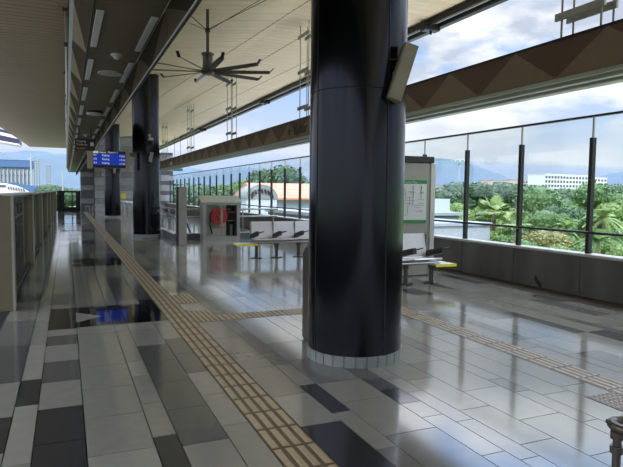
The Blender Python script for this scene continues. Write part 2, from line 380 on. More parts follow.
for ci, (x0, x1) in enumerate([(3.705, 3.995)]):  # warning block beside the right-hand strip
    for y in (2.86, 2.56, 2.26):
        tb.box(x0, x1-.003, y, y+.297, 0.0, 0.003, 0)
        for i in range(6):
            for j in range(6):
                tb.cyl((x0+.03+i*.048, y+.03+j*.048, .003), (x0+.03+i*.048, y+.03+j*.048, .0085), .015, .010, n=6, mi=1)
o = tb.build('trim_1', [m_tact, m_tactbar]); struct(o)
# ---- track bed and trackside wall
t = MB(); t.box(-5.4, -0.74, -30, 70, -1.45, -1.2); struct(t.build('floor_track', m_track))
t = MB(); t.box(-5.75, -5.4, -30, 62, -1.45, 0.95); struct(t.build('wall_left', m_conc))
# ---- parapet right
pw = MB(); y = -30.0
pw.box(RX+.02, RX+.22, -30, YE, -0.3, 0.62, 0)
while y < YE:
    e = min(y+1.46, YE); pw.bbox(RX, RX+.02, y+.006, e-.006, 0.0, 0.62, 0.003, 0); y = e
pw.bbox(RX-.02, RX+.26, -30, YE, 0.62, 0.665, .008, 1)
sp = at(538, 283, 7.05); sp = Vector((RX-.0015, 7.05*RX/sp.x, 1.57+(sp.z-1.57)*RX/sp.x))
pw.add([(sp.x, sp.y+a_, sp.z+b_) for a_, b_ in ((.10,.10),(.05,.13),(.01,.07),(-.04,.03),(-.09,-.02),(-.08,-.10),(-.03,-.06),(.03,-.01),(.07,.03))], [tuple(range(9))], 2)
wr = struct(pw.build('wall_right', [m_conc, m_cap, m_black]))
# ---- far end walls of the station house
ew = MB()
def striped(x0, x1, y0, y1, z1, front=0, pitch=.62):
    z = 0.0; i = 0
    while z < z1-.01:
        e = min(z+pitch*(.6 if i % 2 else 1), z1)
        ew.box(x0-.0, x1, y0+(.03 if i % 2 else 0), y1, z+.012, e-.012, (front if i % 3 else 1-front) if False else front if i % 2 == 0 else 2)
        z = e; i += 1
    ew.box(x0+.03, x1-.03, y0+.05, y1-.05, 0, z1, 1)
striped(1.02, 1.92, 46.2, 48, 5.75, 1)
striped(1.98, 5.3, 45.6, 48, 5.75, 0)
struct(ew.build('wall_end', [m_stone, m_stoneD, mat('stone_mid', (0.27, 0.275, 0.28), 0.5, noise=.15)]))
ew = MB(); striped(7.0, 7.95, 46.8, 48.2, 4.67, 0, .5)
struct(ew.build('wall_end_right', [m_stone, m_stoneD, m_stoneD]))

# ---- roof: flat canopy of ribbed planks
ZR = 5.8
def zc_(x): return ZR if x >= 5.0 or x <= .75 else 5.25+(ZR-5.25)*(x-.75)/4.25
def edgeX(y): # left edge
    pts = [(-32, -5.0), (20, -5.0), (44, -4.0), (62.6, -3.17)]
    for (a, xa), (b, xb) in zip(pts[:-1], pts[1:]):
        if y <= b: return xa+(xb-xa)*(y-a)/(b-a)
    return pts[-1][1]
cr = MB(); cl = MB()
y = -30.0
while y < 62.5:
    p = 0.30
    for mb, xa, xb, za, zb_ in ((cr, 0.75, 5.0, 5.25, ZR), (cr, 5.0, 8.1, ZR, ZR), (cl, edgeX(y), 0.75, ZR, ZR)):
        g = .035
        v = [(xa, y, za+.03), (xb, y, zb_+.03), (xb, y+g, zb_), (xa, y+g, za), (xb, y+p-g, zb_), (xa, y+p-g, za), (xb, y+p, zb_+.03), (xa, y+p, za+.03)]
        mb.add(v, [(0,1,2,3)[::-1], (3,2,4,5)[::-1], (5,4,6,7)[::-1]], 0)
    y += p
cr.box(0.75, 8.5, -30, 62.6, ZR+.04, ZR+.3, 0)
cl.prism([(-5, -30), (.75, -30), (.75, 62.6), (-3.17, 62.6), (-4.0, 44), (-5, 20)], ZR+.04, ZR+.3, 'z', 0)
def seam(mb, p, q, w=.009, mi=1):
    p = Vector((*p, 0)); q = Vector((*q, 0)); d = (q-p).normalized(); n = Vector((-d.y, d.x, 0))*w
    zf = (lambda x: zc_(x)) if mb is cr else (lambda x: ZR)
    vs = [(*(a+k*n).xy, zf(a.x)+z) for z in (-.006, .01) for a, k in ((p, 1), (p, -1), (q, -1), (q, 1))]
    mb.add(vs, [(0,1,2,3),(0,4,5,1),(1,5,6,2),(2,6,7,3),(3,7,4,0)], mi)
seam(cr, (5.35, 7.3), (5.007, 11.85)); seam(cr, (5.0, 11.85), (3.83, 25.2)); seam(cr, (3.83, 25.2), (3.15, 32.5))
seam(cr, (6.1, 10.0), (5.87, 17.2)); seam(cr, (5.87, 17.2), (5.2, 30)); seam(cr, (7.3, 14), (6.6, 36))
seam(cl, (-2.6, 12.5), (-1.746, 19.81), .03); seam(cl, (-1.746, 19.81), (-1.154, 26.15), .03); seam(cl, (-1.154, 26.15), (-0.6, 31.6), .03); seam(cl, (-.6, 31.6), (0.0, 36.7), .03)
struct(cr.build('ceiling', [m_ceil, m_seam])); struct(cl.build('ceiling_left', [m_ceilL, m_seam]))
# fascia rails along the right roof edge
t = thing('roof_edge_gutter', (8.3, 20, 5.6), 'dark double rail gutter along the right roof edge', 'gutter')
g = MB(); g.bbox(8.16, 8.25, -30, 62.6, 5.66, 5.8, .01); g.build('inner_rail', m_dark, t)
g = MB(); g.bbox(8.27, 8.42, -30, 62.6, 5.72, 5.8, .01); g.build('light_channel', m_cap, t)
g = MB(); g.bbox(8.44, 8.62, -30, 62.6, 5.64, 5.82, .02); g.bbox(8.64, 8.70, -30, 62.6, 5.72, 5.80, .01); g.build('outer_rail', m_dark, t)
for yb in (11.9, 24.6, 37.3):
    g = MB(); g.bbox(8.06, 8.5, yb, yb+.22, 5.55, 5.72, .02); g.cyl((8.3, yb+.11, 5.55), (8.3, yb+.11, 5.48), .03); g.build('bracket', m_dark, t)

# ================================================================== BIG OBJECTS
# ---- columns
def column(yc, label):
    t = thing('round_column', (2.56, yc, 0), label, 'column', 'black round columns in a row')
    R = .452
    b = MB()
    segs = [(0.10, 2.49), (2.50, 4.0), (4.01, ZR)]
    n = 64
    for z0, z1 in segs:
        b.lathe([(R, z0), (R, z1)], (2.56, yc, 0), n); b.lathe([(R-.012, z1-.02), (R-.012, z1+.02)], (2.56, yc, 0), n, 1)
    # vertical cladding joint covers
    for a in (279, 9, 99, 189):
        t0 = math.radians(a); d = Vector((math.cos(t0), math.sin(t0), 0))
        b.obb(Vector((2.56, yc, (ZR+.1)/2))+d*R, d*.004, Vector((-d.y, d.x, 0))*.006, (0, 0, (ZR-.1)/2), 1)
    b.build('cladding', [m_colb, m_dark], t)
    r = MB(); k = 28
    for i in range(k):
        a0 = 2*math.pi*i/k+.012; a1 = 2*math.pi*(i+1)/k-.012
        pv = []
        for z in (0.0, .10):
            for rr_, aa in ((.40, a0), (R+.012, a0), (R+.012, (a0+a1)/2), (R+.012, a1), (.40, a1)):
                pv.append((2.56+rr_*math.cos(aa), yc+rr_*math.sin(aa), z))
        r.add(pv, [(4,3,2,1,0),(5,6,7,8,9),(0,1,6,5),(1,2,7,6),(2,3,8,7),(3,4,9,8),(4,0,5,9)])
    r.cyl((2.56, yc, 0), (2.56, yc, .098), R+.004, n=48)
    r.build('base_ring', m_ring, t)
    return t
column(4.87, 'glossy black round column standing nearest the camera with pale tiled base ring')
column(20.45, 'glossy black round column behind the blue departure screen')
column(36.2, 'farthest glossy black round column beside the grey stone end wall')

# ---- hanging bulkhead with strip lights (left)
ZS, ZO = 3.30, 3.75
xi, xj, xo, xp = 0.27, 0.905, 0.075, 0.915
ZR_ = 2.955
Y0, Y1 = -2.0, 57.0
t = thing('ceiling_bulkhead', (0.6, 10, ZS), 'long taupe hanging bulkhead with faceted sides above the platform', 'bulkhead')
b = MB(); y = Y0; pitch = 2.22; y = 7.85-pitch*12
while y < Y1:
    b.bbox(xi+.004, xj-.004, y+.006, y+pitch-.006, ZS, ZS+.03, .002); y += pitch
b.build('bottom_panel', m_soff, t)
b = MB(); b.box(xi, xj, 7.85-pitch*12, Y1, ZS+.032, ZS+.06); b.prism([(xi, ZS+.035), (xo, ZO-.01), (xo, ZO+.25), (xp+.02, ZO+.25), (xp+.02, ZR_), (xj+.006, ZR_), (xj+.006, ZS+.035)], 7.85-pitch*12, Y1, 'y'); b.build('core', m_dark, t)
for side, xa, xb in (('left', xi, xo), ('right', xj-.002, xj)):
    ZO = 3.75 if side == 'left' else ZR_
    b = MB(); y = 7.85-pitch*12; d = 0
    while y < Y1:
        A = (xa, y+.006, ZS); B = (xa, y+pitch-.006, ZS); P = (xb, y+pitch/2, ZO); Cc = (xb, y+.006, ZO); D = (xb, y+pitch-.006, ZO)
        Pm = (xb, y+pitch/2, ZO)
        f1 = [(0,1,2)] if side == 'left' else [(0,2,1)]
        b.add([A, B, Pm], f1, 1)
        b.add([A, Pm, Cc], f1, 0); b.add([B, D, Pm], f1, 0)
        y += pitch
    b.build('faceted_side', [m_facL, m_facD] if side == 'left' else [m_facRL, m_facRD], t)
    b = MB(); b.box(xb-.012, xb+(.012 if side == 'left' else .0), 7.85-pitch*12, Y1, ZO-(.008 if side == 'left' else .004), ZO+(.03 if side == 'left' else .006)); b.build('edge_trim', m_cap if side == 'right' else m_dark, t)
    b = MB(); b.box(xa-.006, xa+.006, 7.85-pitch*12, Y1, ZS-.008, ZS+.008); b.build('fold_trim', m_cap if side=='right' else m_dark, t)
ZO = 3.75
# strip lights
for row, xc in (('left', .335), ('right', .845)):
    proto = None
    for i in range(22):
        yy = 5.93+i*pitch
        if proto is None:
            q = thing('strip_light', (xc, yy, ZS), '', 'ceiling light', 'strip lights in the hanging bulkhead')
            a = MB(); a.bbox(xc-.036, xc+.036, yy, yy+1.52, ZS-.012, ZS-.001, .003); a.build('diffuser', m_paleg, q)
            a = MB(); a.box(xc-.042, xc-.036, yy-.01, yy+1.53, ZS-.008, ZS-.0005); a.box(xc+.036, xc+.042, yy-.01, yy+1.53, ZS-.008, ZS-.0005)
            a.box(xc-.042, xc+.042, yy-.012, yy-.001, ZS-.008, ZS-.0005); a.box(xc-.042, xc+.042, yy+1.521, yy+1.532, ZS-.008, ZS-.0005); a.build('frame', m_soff, q)
            proto = q
        else:
            q = copy_tree(proto); q.location = (xc, yy, ZS)
        q['label'] = 'pale unlit strip light in the %s row of the hanging bulkhead, %s%s' % (row, ORD[i], '' if i == 0 else ' from the camera')
# fittings under the bulkhead
t = thing('smoke_detector', (.626, 7.74, ZS), 'white domed smoke detector under the bulkhead, between the first and second strip lights', 'smoke detector')
a = MB(); a.lathe([(.075, 0), (.08, -.015), (.07, -.028)][::-1], (.626, 7.74, ZS), 24); a.build('base', m_white, t)
a = MB(); a.lathe([(.05, -.028), (.045, -.055), (.02, -.068)][::-1], (.626, 7.74, ZS), 24); a.build('sensor', m_white, t)
t = thing('smoke_detector', (.60, 19.1, ZS), 'small white smoke detector under the bulkhead just before the hanging black sign', 'smoke detector')
a = MB(); a.lathe([(.075, 0), (.08, -.015), (.07, -.028)][::-1], (.60, 19.1, ZS), 24); a.build('base', m_white, t)
a = MB(); a.lathe([(.05, -.028), (.045, -.055), (.02, -.068)][::-1], (.60, 19.1, ZS), 24); a.build('sensor', m_white, t)
t = thing('ceiling_speaker', (.635, 9.0, ZS), 'round taupe ceiling speaker with pale rim, behind the nearest smoke detector', 'ceiling speaker')
a = MB(); a.lathe([(.15, 0), (.15, -.012)][::-1], (.635, 9.0, ZS), 32); a.build('grille', m_soff, t)
a = MB(); a.lathe([(.152, -.001), (.185, -.001), (.178, -.02), (.152, -.014)][::-1], (.635, 9.0, ZS), 32); a.build('rim', m_cap, t)
t = thing('ceiling_lamp', (.61, 13.4, ZS), 'oval downlight with black collar and pale disc under the bulkhead', 'ceiling light')
a = MB(); a.lathe([(.17, 0), (.17, -.05)][::-1], (.61, 13.4, ZS), 32); a.build('collar', m_black, t)
a = MB(); a.lathe([(.17, -.05), (.165, -.075), (.12, -.09)][::-1], (.61, 13.4, ZS), 32); a.build('disc', m_cap, t)
# hangers of the bulkhead along its left edge
for i, yy in enumerate((14.7, 22.5, 30.3)):
    t = thing('hanger_rod', (.06, yy, ZO), 'thin hanger rod with clamp on the left edge of the bulkhead, %s' % (['nearest the camera', 'second from the camera', 'third from the camera'][i]), 'hanger', 'hanger rods of the bulkhead')
    a = MB(); a.cyl((.06, yy, ZO), (.06, yy, ZR), .018); a.cyl((.06, yy+.35, ZO), (.06, yy+.35, ZR), .018); a.build('rod', m_steel, t)
    a = MB(); a.bbox(.02, .10, yy-.06, yy+.42, 4.9, 5.0, .005); a.build('clamp', m_bronze, t)
    a = MB(); a.bbox(-.0, .12, yy-.05, yy+.4, 5.7, 5.78, .005); a.build('clamp', m_bronze, t)
# ---- long brown beam on the right
t = thing('hanging_beam', (5.5, 10, 3.2), 'long dark brown hanging beam with triangle pattern beside the glass screen', 'beam')
BX = 5.5; zb, zt = 2.99, 3.44
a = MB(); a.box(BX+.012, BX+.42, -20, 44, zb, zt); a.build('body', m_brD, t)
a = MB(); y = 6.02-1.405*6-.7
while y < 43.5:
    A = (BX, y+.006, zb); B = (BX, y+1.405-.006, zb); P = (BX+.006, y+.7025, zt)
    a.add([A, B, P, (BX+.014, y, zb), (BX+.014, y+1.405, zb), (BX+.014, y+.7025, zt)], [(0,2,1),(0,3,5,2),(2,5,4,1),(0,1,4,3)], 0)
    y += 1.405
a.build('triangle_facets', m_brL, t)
a = MB(); a.box(BX-.01, BX+.43, -2, 44, zt, zt+.02); a.build('top_flashing', m_dark, t)
a = MB(); a.bbox(BX+.01, BX+.07, -2, 44, zb-.05, zb-.001, .004); a.bbox(BX+.09, BX+.20, -2, 44, zb-.09, zb-.001, .01); a.bbox(BX+.22, BX+.38, -2, 44, zb-.12, zb-.001, .01)
a.build('bottom_trough', m_trough, t)
b = MB(); b.box(BX+.005, BX+.012, -2, 44, zb-.002, zb+.025); b.build('edge_strip', m_brL, t)
text('\u2190 Keluar', 0.34, (BX-.004, 14.45, 3.09), (0, -1, 0), (0, 0, 1), m_black, t, 'lettering', bold=.009)
text('Kajang', 0.30, (BX-.004, 33.4, 3.08), (0, -1, 0), (0, 0, 1), m_white, t, 'lettering', bold=.012)
# white lettering marks far along the beam
def hanger(yy, label):
    t = thing('beam_hanger', (BX+.1, yy, zt+.02), label, 'hanger', 'rod hangers of the brown beam')
    for x, dy in ((BX+.05, -.06), (BX+.05, .50), (BX+.24, -.06), (BX+.24, .50)):
        a = MB(); a.cyl((x, yy+dy-.2, zt+.02), (x, yy+dy-.2, ZR), .013, n=8); a.build('rod', m_steelD, t)
    for x, z in ((BX+.05, 3.72), (BX+.24, 3.72), (BX+.05, 4.62), (BX+.24, 4.62), (BX+.05, 5.5), (BX+.24, 5.5)):
        a = MB(); a.bbox(x-.045, x-.015, yy-.33, yy+.37, z-.045, z+.045, .004)
        for dd in (-.26, -.12, .16, .3): a.cyl((x-.045, yy+dd, z), (x-.055, yy+dd, z), .016, n=6)
        a.build('clamp_plate', m_steelD, t)
    return t
hp = hanger(5.0, 'rod hanger with clamp plates above the beam, nearest the camera against open sky')
for yy, lb in ((13.43, 'rod hanger with clamp plates just left of the nearest black column'), (20.6, 'rod hanger with clamp plates seen under the right side of the fan'), (28.1, 'rod hanger with clamp plates third along the beam beyond the fan'), (36.0, 'small distant rod hanger over the brown beam, right beside the second column')):
    q = copy_tree(hp); q.location = (BX+.1, yy, zt+.02); q['label'] = lb

# ---- ceiling fan
fx, fy, fz = 2.905, 12.6, 4.235
t = thing('ceiling_fan', (fx, fy, fz), 'large ten-bladed ceiling fan hanging on a long pole', 'fan')
a = MB(); a.cyl((fx, fy, fz+.30), (fx, fy, ZR), .035, n=16); a.cyl((fx, fy, ZR-.06), (fx, fy, ZR), .10, n=20); a.build('pole', m_bronze, t)
a = MB(); a.lathe([(.10, -.10), (.15, -.06), (.15, -.0), (.11, .05), (.11, .30), (.14, .33), (.14, .36)], (fx, fy, fz), 28); a.build('motor', m_bronze, t)
for i in range(10):
    an = math.radians(36*i+17); d = Vector((math.cos(an), math.sin(an), 0)); n_ = Vector((-d.y, d.x, 0)); R1 = 1.36
    b = MB(); c0 = Vector((fx, fy, fz-.03))
    prof = [(.12, .045, .0), (.5, .062, .0), (.9, .055, .004), (R1, .045, .01)]
    vs = []
    for r_, w_, z_ in prof:
        for s_ in (-1, 1):
            for th in (-.006, .006):
                vs.append(c0+d*r_+n_*(w_*s_)+Vector((0, 0, z_+-s_*.02+th)))
    fs = []
    for k in range(3):
        o_ = k*4; fs += [(o_, o_+4, o_+6, o_+2), (o_+1, o_+3, o_+7, o_+5), (o_, o_+1, o_+5, o_+4), (o_+2, o_+6, o_+7, o_+3)]
    fs += [(0, 2, 3, 1), (12, 13, 15, 14)]
    b.add(vs, fs); bl = b.build('blade', m_bronze, t)
    w = MB(); w.obb(c0+d*(R1+.035)+Vector((0, 0, .05)), d*.045+Vector((0, 0, .05)), n_*.032, Vector((-d.x*.005, -d.y*.005, .004))); w.build('winglet', m_dark, bl)
zc = at(208, 31, fy).z
for i, (px, py, X) in enumerate(((1.0, 11.0, 0), (4.2, 11.2, 0), (4.35, 11.3, 0), (2.6, 14.4, 0))):
    w = MB(); w.cyl((fx, fy, zc+(.03 if i == 2 else 0)), (px, py, ZR), .007 if i else .009, n=6); w.build('guy_wire', m_dark, t)
a = MB(); a.cyl((fx, fy, zc-.03), (fx, fy, zc+.05), .055, n=16); a.build('collar', m_dark, t)

# ---- glass wind screen
GX = RX+.11
t = thing('glass_wind_screen', (GX, 10, .665), 'tall frameless glass wind screen with dark posts on the right parapet', 'glass screen')
ZP, ZT = 2.47, 2.80
ys = [6.46+1.505*k for k in range(-14, 28)]; ys = [y for y in ys if y < 47]
for y in ys:
    a = MB(); a.bbox(GX-.04, GX+.035, y-.032, y+.032, .665, ZP, .006); po = a.build('post', m_dark, t)
    a = MB(); a.box(GX-.012, GX+.012, y-.014, y+.014, ZP, ZT-.01); a.build('post_bracket', m_steel, po)
for y0, y1 in zip(ys[:-1], ys[1:]):
    a = MB(); a.box(GX+.038, GX+.05, y0+.006, y1-.006, .67, ZT-.015); a.build('glass_pane', m_glass, t)
a = MB(); a.bbox(GX-.015, GX+.06, ys[0], ys[-1], ZT-.015, ZT+.018, .004); a.build('top_rail', m_dark, t)
a = MB(); a.cyl((GX-.10, ys[0], 1.0), (GX-.10, ys[-1], 1.0), .021, n=12)
for y in ys: a.cyl((GX-.10, y, .99), (GX-.03, y, .97), .010, n=6)
a.build('handrail', m_dark, t)

# ---- platform screen gates (left)
GL, GR, GP = -.88, -.635, -.735
gy = [8.25+5.0*k for k in range(8)]
for i, a0 in enumerate(gy):
    a1 = gy[i+1] if i+1 < len(gy) else 47.0
    t = thing('platform_gate', (-.76, a0, 0), 'beige half-height platform gate with reflective glass panels along the track edge, %s%s' % (ORD[i], '' if i == 0 else ' from the camera'), 'platform gate', 'platform gates along the track edge')
    a = MB(); a.bbox(GL, GR, a0, a0+.28, 0, 1.49, .006, 0); a.bbox(GR-.022, GR+.004, a0-.006, a0+.02, 0, 1.49, .003, 1); a.build('pillar', [m_beige, m_beigeL], t)
    ym = (a0+.28+a1)/2
    for ya, yb in ((a0+.29, ym-.02), (ym+.02, a1-.01)):
        a = MB(); a.box(GP-.012, GP, ya, yb, .06, 1.44); a.build('glass_panel', m_gglass, t)
    a = MB(); a.box(GP-.05, GP+.012, a0+.28, a1, .0, .06); a.box(GP-.03, GP+.004, ym-.02, ym+.02, .06, 1.44); a.box(GP-.05, GP+.012, a0+.28, a1, 1.44, 1.49); a.build('frame', m_dark, t)
    a = MB(); a.bbox(GL-.03, GR+.012, a0-.01, a1-.012, 1.49, 1.52, .006); a.build('cap', m_cap, t)
# end fence
t = thing('end_barrier', (.1, YE-.3, 0), 'black framed glazed barrier closing the far end of the platform', 'barrier')
YB = YE-.3
a = MB(); a.box(-.62, -.14, YB-.05, YB+.05, 0, 1.55); a.box(.68, 1.0, YB-.05, YB+.05, 0, 1.55); a.box(-.14, .68, YB-.05, YB+.05, 1.42, 1.55); a.box(-.14, .68, YB-.05, YB+.05, 0, .32)
a.box(.38, .46, YB-.04, YB+.04, .32, 1.42); a.build('frame', m_black, t)
a = MB(); a.box(-.14, .68, YB-.01, YB, .32, 1.42); a.build('glass_panel', m_glass, t)

# ---- benches
def bench(X0, n, Yb, side, label, pitch=.57):
    """row of seats along x, backs at Yb; yellow-edged end table on the given side"""
    t = thing('waiting_bench', (X0+n*pitch/2, Yb, 0), label, 'bench')
    X1 = X0+n*pitch; ys_ = Yb-.52
    for i in range(n):
        a = MB(); x0 = X0+i*pitch
        pr = [(Yb-.04, .46), (Yb+.0, .46), (Yb+.07, .86), (Yb+.03, .86)]
        a.prism([(p[0], p[1]) for p in pr], x0+.012, x0+pitch-.012, 'x'); a.build('backrest', m_seat, t)
        a = MB(); a.prism([(ys_, .455), (ys_+.02, .475), (Yb-.08, .435), (Yb-.06, .42), (ys_+.02, .445)], x0+.012, x0+pitch-.012, 'x'); a.build('seat', m_seat, t)
    for i in range(n+1):
        x = X0+i*pitch
        a = MB(); a.prism([(ys_-.02, .56), (ys_+.0, .66), (Yb-.06, .56), (Yb-.03, .47), (Yb-.10, .46)], x-.035, x+.035, 'x')
        a.obb((x+.05, ys_+.16, .60), (.11, 0, .02), (0, .18, -.035), (0, 0, .010)); a.build('armrest', m_black, t)
        a = MB(); a.bbox(x-.01, x+.01, Yb-.02, Yb+.05, .40, .86, .003); a.build('back_post', m_steelD, t)
    a = MB(); a.bbox(X0-.02, X1+.02, Yb-.30, Yb-.22, .34, .41, .008); a.bbox(X0-.0, X1, Yb-.05, Yb+.01, .40, .45, .006); a.cyl((X0, ys_+.06, .39), (X1, ys_+.06, .39), .018); a.build('beam', m_steel, t)
    for i in range(n+1):
        x = X0+i*pitch+.06*(0 if i else 1)-(.06 if i == n else 0)
        a = MB(); a.cyl((x, Yb-.26, .02), (x, Yb-.26, .34), .038, n=16); a.cyl((x, Yb-.26, .27), (x, Yb-.26, .34), .055, n=16)
        a.bbox(x-.14, x+.14, Yb-.29, Yb-.23, 0, .018, .004); a.bbox(x-.03, x+.03, Yb-.40, Yb-.12, 0, .018, .004); a.build('leg', m_bronze, t)
    if side < 0: xa, xb = X0-.46, X0-.0
    else: xa, xb = X1-.18, X1+.24
    a = MB(); a.bbox(xa, xb, ys_-.05, Yb-.10, .34, .365, .004); tp = a.build('end_table', m_seat, t)
    a = MB(); a.box(xa-.002, xb+.002, ys_-.058, ys_-.05, .325, .37); a.box(xa-.008 if side < 0 else xb, xa if side < 0 else xb+.008, ys_-.05, Yb-.1, .33, .37); a.build('yellow_edge', m_yel, tp)
    return t
bench(4.10, 4, 13.25, -1, 'steel bench with pale backs and yellow-edged end table, left of the nearest column')
bench(4.20, 3, 8.62, 1, 'steel bench right of the nearest column, in front of the map board', .59)

# ---- map board totem
t = thing('map_board', (6.1, 9.3, 0), 'tall grey map board with green headed transit map standing behind the bench', 'information board')
mx0, mx1, my, mz = 5.35, 6.40, 9.15, 2.16
a = MB(); a.bbox(mx0, mx1, my, my+.16, 0.02, mz, .01); a.build('panel', mat('board_taupe', (.30, .29, .24), .4), t)
a = MB(); a.bbox(mx1, mx1+.10, my-.02, my+.22, 0, mz, .01); a.build('side_fin', m_cap, t)
a = MB(); a.bbox(mx0, mx1+.05, my-.04, my+.24, mz, mz+.12, .01); a.build('top_cap', m_dark, t)
a = MB(); a.box(5.40, 6.31, my-.012, my-.001, 1.03, 1.83); mp_ = a.build('map_sheet', m_map, t)
a = MB(); a.box(5.40, 6.31, my-.016, my-.012, 1.76, 1.83); a.box(5.40, 6.31, my-.016, my-.012, 1.03, 1.08); a.build('green_band', m_green, mp_)
text('Transit Map', .06, (5.80, my-.018, 1.772), (1, 0, 0), (0, 0, 1), m_white, mp_, 'lettering', .001)
a = MB(); rm = random.Random(11)
for i in range(48):
    x = rm.uniform(5.48, 6.2); z = rm.uniform(1.14, 1.68); l = rm.uniform(.08, .26); w = .004
    if rm.random() < .5: a.box(x, min(x+l, 6.26), my-.015, my-.012, z, z+w*1.5)
    else: a.box(x, x+w*1.5, my-.015, my-.012, z, min(z+l, 1.72))
a.build('route_lines', m_mapline, mp_)

# ---- stainless cabinet behind the nearest column
t = thing('service_cabinet', (2.34, 5.5, 0), 'narrow stainless cabinet with sloped top tucked behind the nearest column', 'cabinet')
a = MB(); a.prism([(2.32, 0.02), (2.66, .02), (2.66, 1.07), (2.42, 1.07), (2.32, .93)], 5.40, 5.62, 'y'); a.build('body', m_bronze, t)
a = MB(); a.bbox(2.335, 2.40, 5.39, 5.40, .40, .90, .003); a.build('door', m_steel, t)
a = MB(); a.bbox(2.335, 2.40, 5.385, 5.40, .10, .36, .003); a.build('lower_flap', m_steel, t)
a = MB(); a.box(2.33, 2.65, 5.41, 5.61, 0, .02); a.build('plinth', m_dark, t)

# ---- stainless pillar (help point)
t = thing('help_point_pillar', (3.11, 16.98, 0), 'tall square stainless pillar with black side buttons in front of stair railing', 'pillar')
a = MB(); a.bbox(3.02, 3.255, 16.88, 17.10, 0, 1.71, .006); a.build('body', m_steelD, t)
a = MB(); a.bbox(2.985, 3.02, 16.89, 17.09, 0, 1.71, .004); a.build('side_panel', m_dark, t)
a = MB()
for z in (1.58, 1.42, 1.22): a.cyl((2.985, 16.99, z), (2.975, 16.99, z), .04, n=12)
a.build('button', m_black, t)
# ---- fire hose cabinet
t = thing('fire_hose_cabinet', (4.7, 18.6, 0), 'grey glazed cabinet with a red hose reel inside', 'cabinet')
x0, x1, y0, y1 = 4.0, 5.21, 18.05, 18.5
a = MB(); a.box(x0, x0+.07, y0, y1, .0, 1.22); a.box(x1-.07, x1, y0, y1, 0, 1.22); a.box(x0+.07, x1-.07, y1-.04, y1, 0, 1.22); a.box(x0+.07, x1-.07, y0, y1-.04, 0, .12); a.box(x0+.07, x1-.07, y0, y1, 1.18, 1.22)
a.build('body', m_steelD, t)
a = MB(); a.box(x0+.08, x0+.85, y1-.06, y1-.045, .13, 1.17); a.build('back_panel', m_cream, t)
a = MB(); a.box(x0+.85, x1-.08, y1-.06, y1-.045, .13, 1.17); a.build('back_recess', m_black, t)
a = MB()
for dz, z in ((0, .62), (0, .9)): a.box(x0+.86, x1-.08, y0+.15, y1-.06, z, z+.02)
a.cyl((x0+1.0, y0+.3, .13), (x0+1.0, y0+.3, .5), .05); a.build('shelf', m_steelD, t)
a = MB(); a.prism([(y0-.05, 1.22), (y1+.05, 1.42), (y1+.05, 1.45), (y0-.05, 1.25)], x0-.06, x1+.06, 'x'); a.prism([(y0+.02, 1.22), (y1, 1.22), (y1, 1.41)], x0, x1, 'x'); a.build('sloped_roof', m_trough, t)
a = MB(); hx, hz = x0+.57, .78
a.cyl((hx, y0+.16, hz), (hx, y0+.19, hz), .27, n=36); a.cyl((hx, y0+.36, hz), (hx, y0+.39, hz), .27, n=36); a.cyl((hx, y0+.12, hz), (hx, y0+.5, hz), .06, n=16); a.build('reel', m_red, t)
a = MB(); a.cyl((hx, y0+.19, hz), (hx, y0+.36, hz), .22, n=30); a.tube([(hx-.25, y0+.3, hz), (hx-.28, y0+.3, .5), (hx-.2, y0+.3, .2)], .022); a.build('hose', m_black, t)
a = MB(); a.cyl((hx, y0+.105, hz), (hx, y0+.12, hz), .05, n=16); a.build('hub', m_steel, t)
for xa, xb in ((x0+.07, (x0+x1)/2-.005), ((x0+x1)/2+.005, x1-.07)):
    a = MB(); a.box(xa+.03, xb-.03, y0+.01, y0+.018, .15, 1.15); d = a.build('glass_door', m_glass, t)
    a = MB(); a.box(xa, xa+.03, y0, y0+.03, .12, 1.18); a.box(xb-.03, xb, y0, y0+.03, .12, 1.18); a.box(xa+.03, xb-.03, y0, y0+.03, .12, .15); a.box(xa+.03, xb-.03, y0, y0+.03, 1.15, 1.18); a.build('door_frame', m_steelD, d)
text('HOSE REEL', .10, (x0+.30, y0-.004, .40), (1, 0, 0), (0, 0, 1), m_redT, t, 'lettering')
text('GELUNG HOS', .10, (x0+.26, y0-.004, .98), (1, 0, 0), (0, 0, 1), m_redT, t, 'lettering')
# ---- stairwell
cb = MB()
cb.box(SW[0]-.18, SW[0], SW[2]-.12, SW[3], 0, .20, 0); cb.box(SW[0], SW[1], SW[2]-.12, SW[2], 0, .20, 0); cb.box(SW[1], SW[1]+.12, SW[2]-.12, SW[3], 0, .2, 0)
cb.box(SW[0]-.19, SW[0]+.01, SW[2]-.13, SW[3], .20, .22, 1); cb.box(SW[0]+.01, SW[1], SW[2]-.13, SW[2]+.01, .2, .22, 1)
cb.box(SW[0]-.05, SW[0]-.0, SW[2], SW[3], -4, 0, 0); cb.box(SW[1], SW[1]+.05, SW[2], SW[3], -4, 0, 0); cb.box(SW[0], SW[1], SW[2]-.06, SW[2]-.0, -4, 0, 0)
struct(cb.build('trim_2', [m_stoneD, m_cap]))
ss = MB()
for i in range(7): ss.box(SW[0]+.02, SW[1]-.02, SW[3]-.4*(i+1), SW[3]-.4*i, -.2*(i+1)-.2, -.2*(i+1)+.0)
struct(ss.build('floor_stairs', m_tM))
t = thing('stair_railing', (SW[0]-.08, 20, .22), 'stainless railing with glass infill around the stairwell curb', 'railing')
XR = SW[0]-.09; YR = SW[2]-.06
def rpost(x, y):
    a = MB(); a.cyl((x, y, .22), (x, y, .98), .024, n=10); a.cyl((x, y, .22), (x, y, .235), .05, n=12); a.build('post', m_steel, t)
for y in (YR, 20.1, 21.6): rpost(XR, y)
for x in (4.4, 5.5, 6.6): rpost(x, YR)
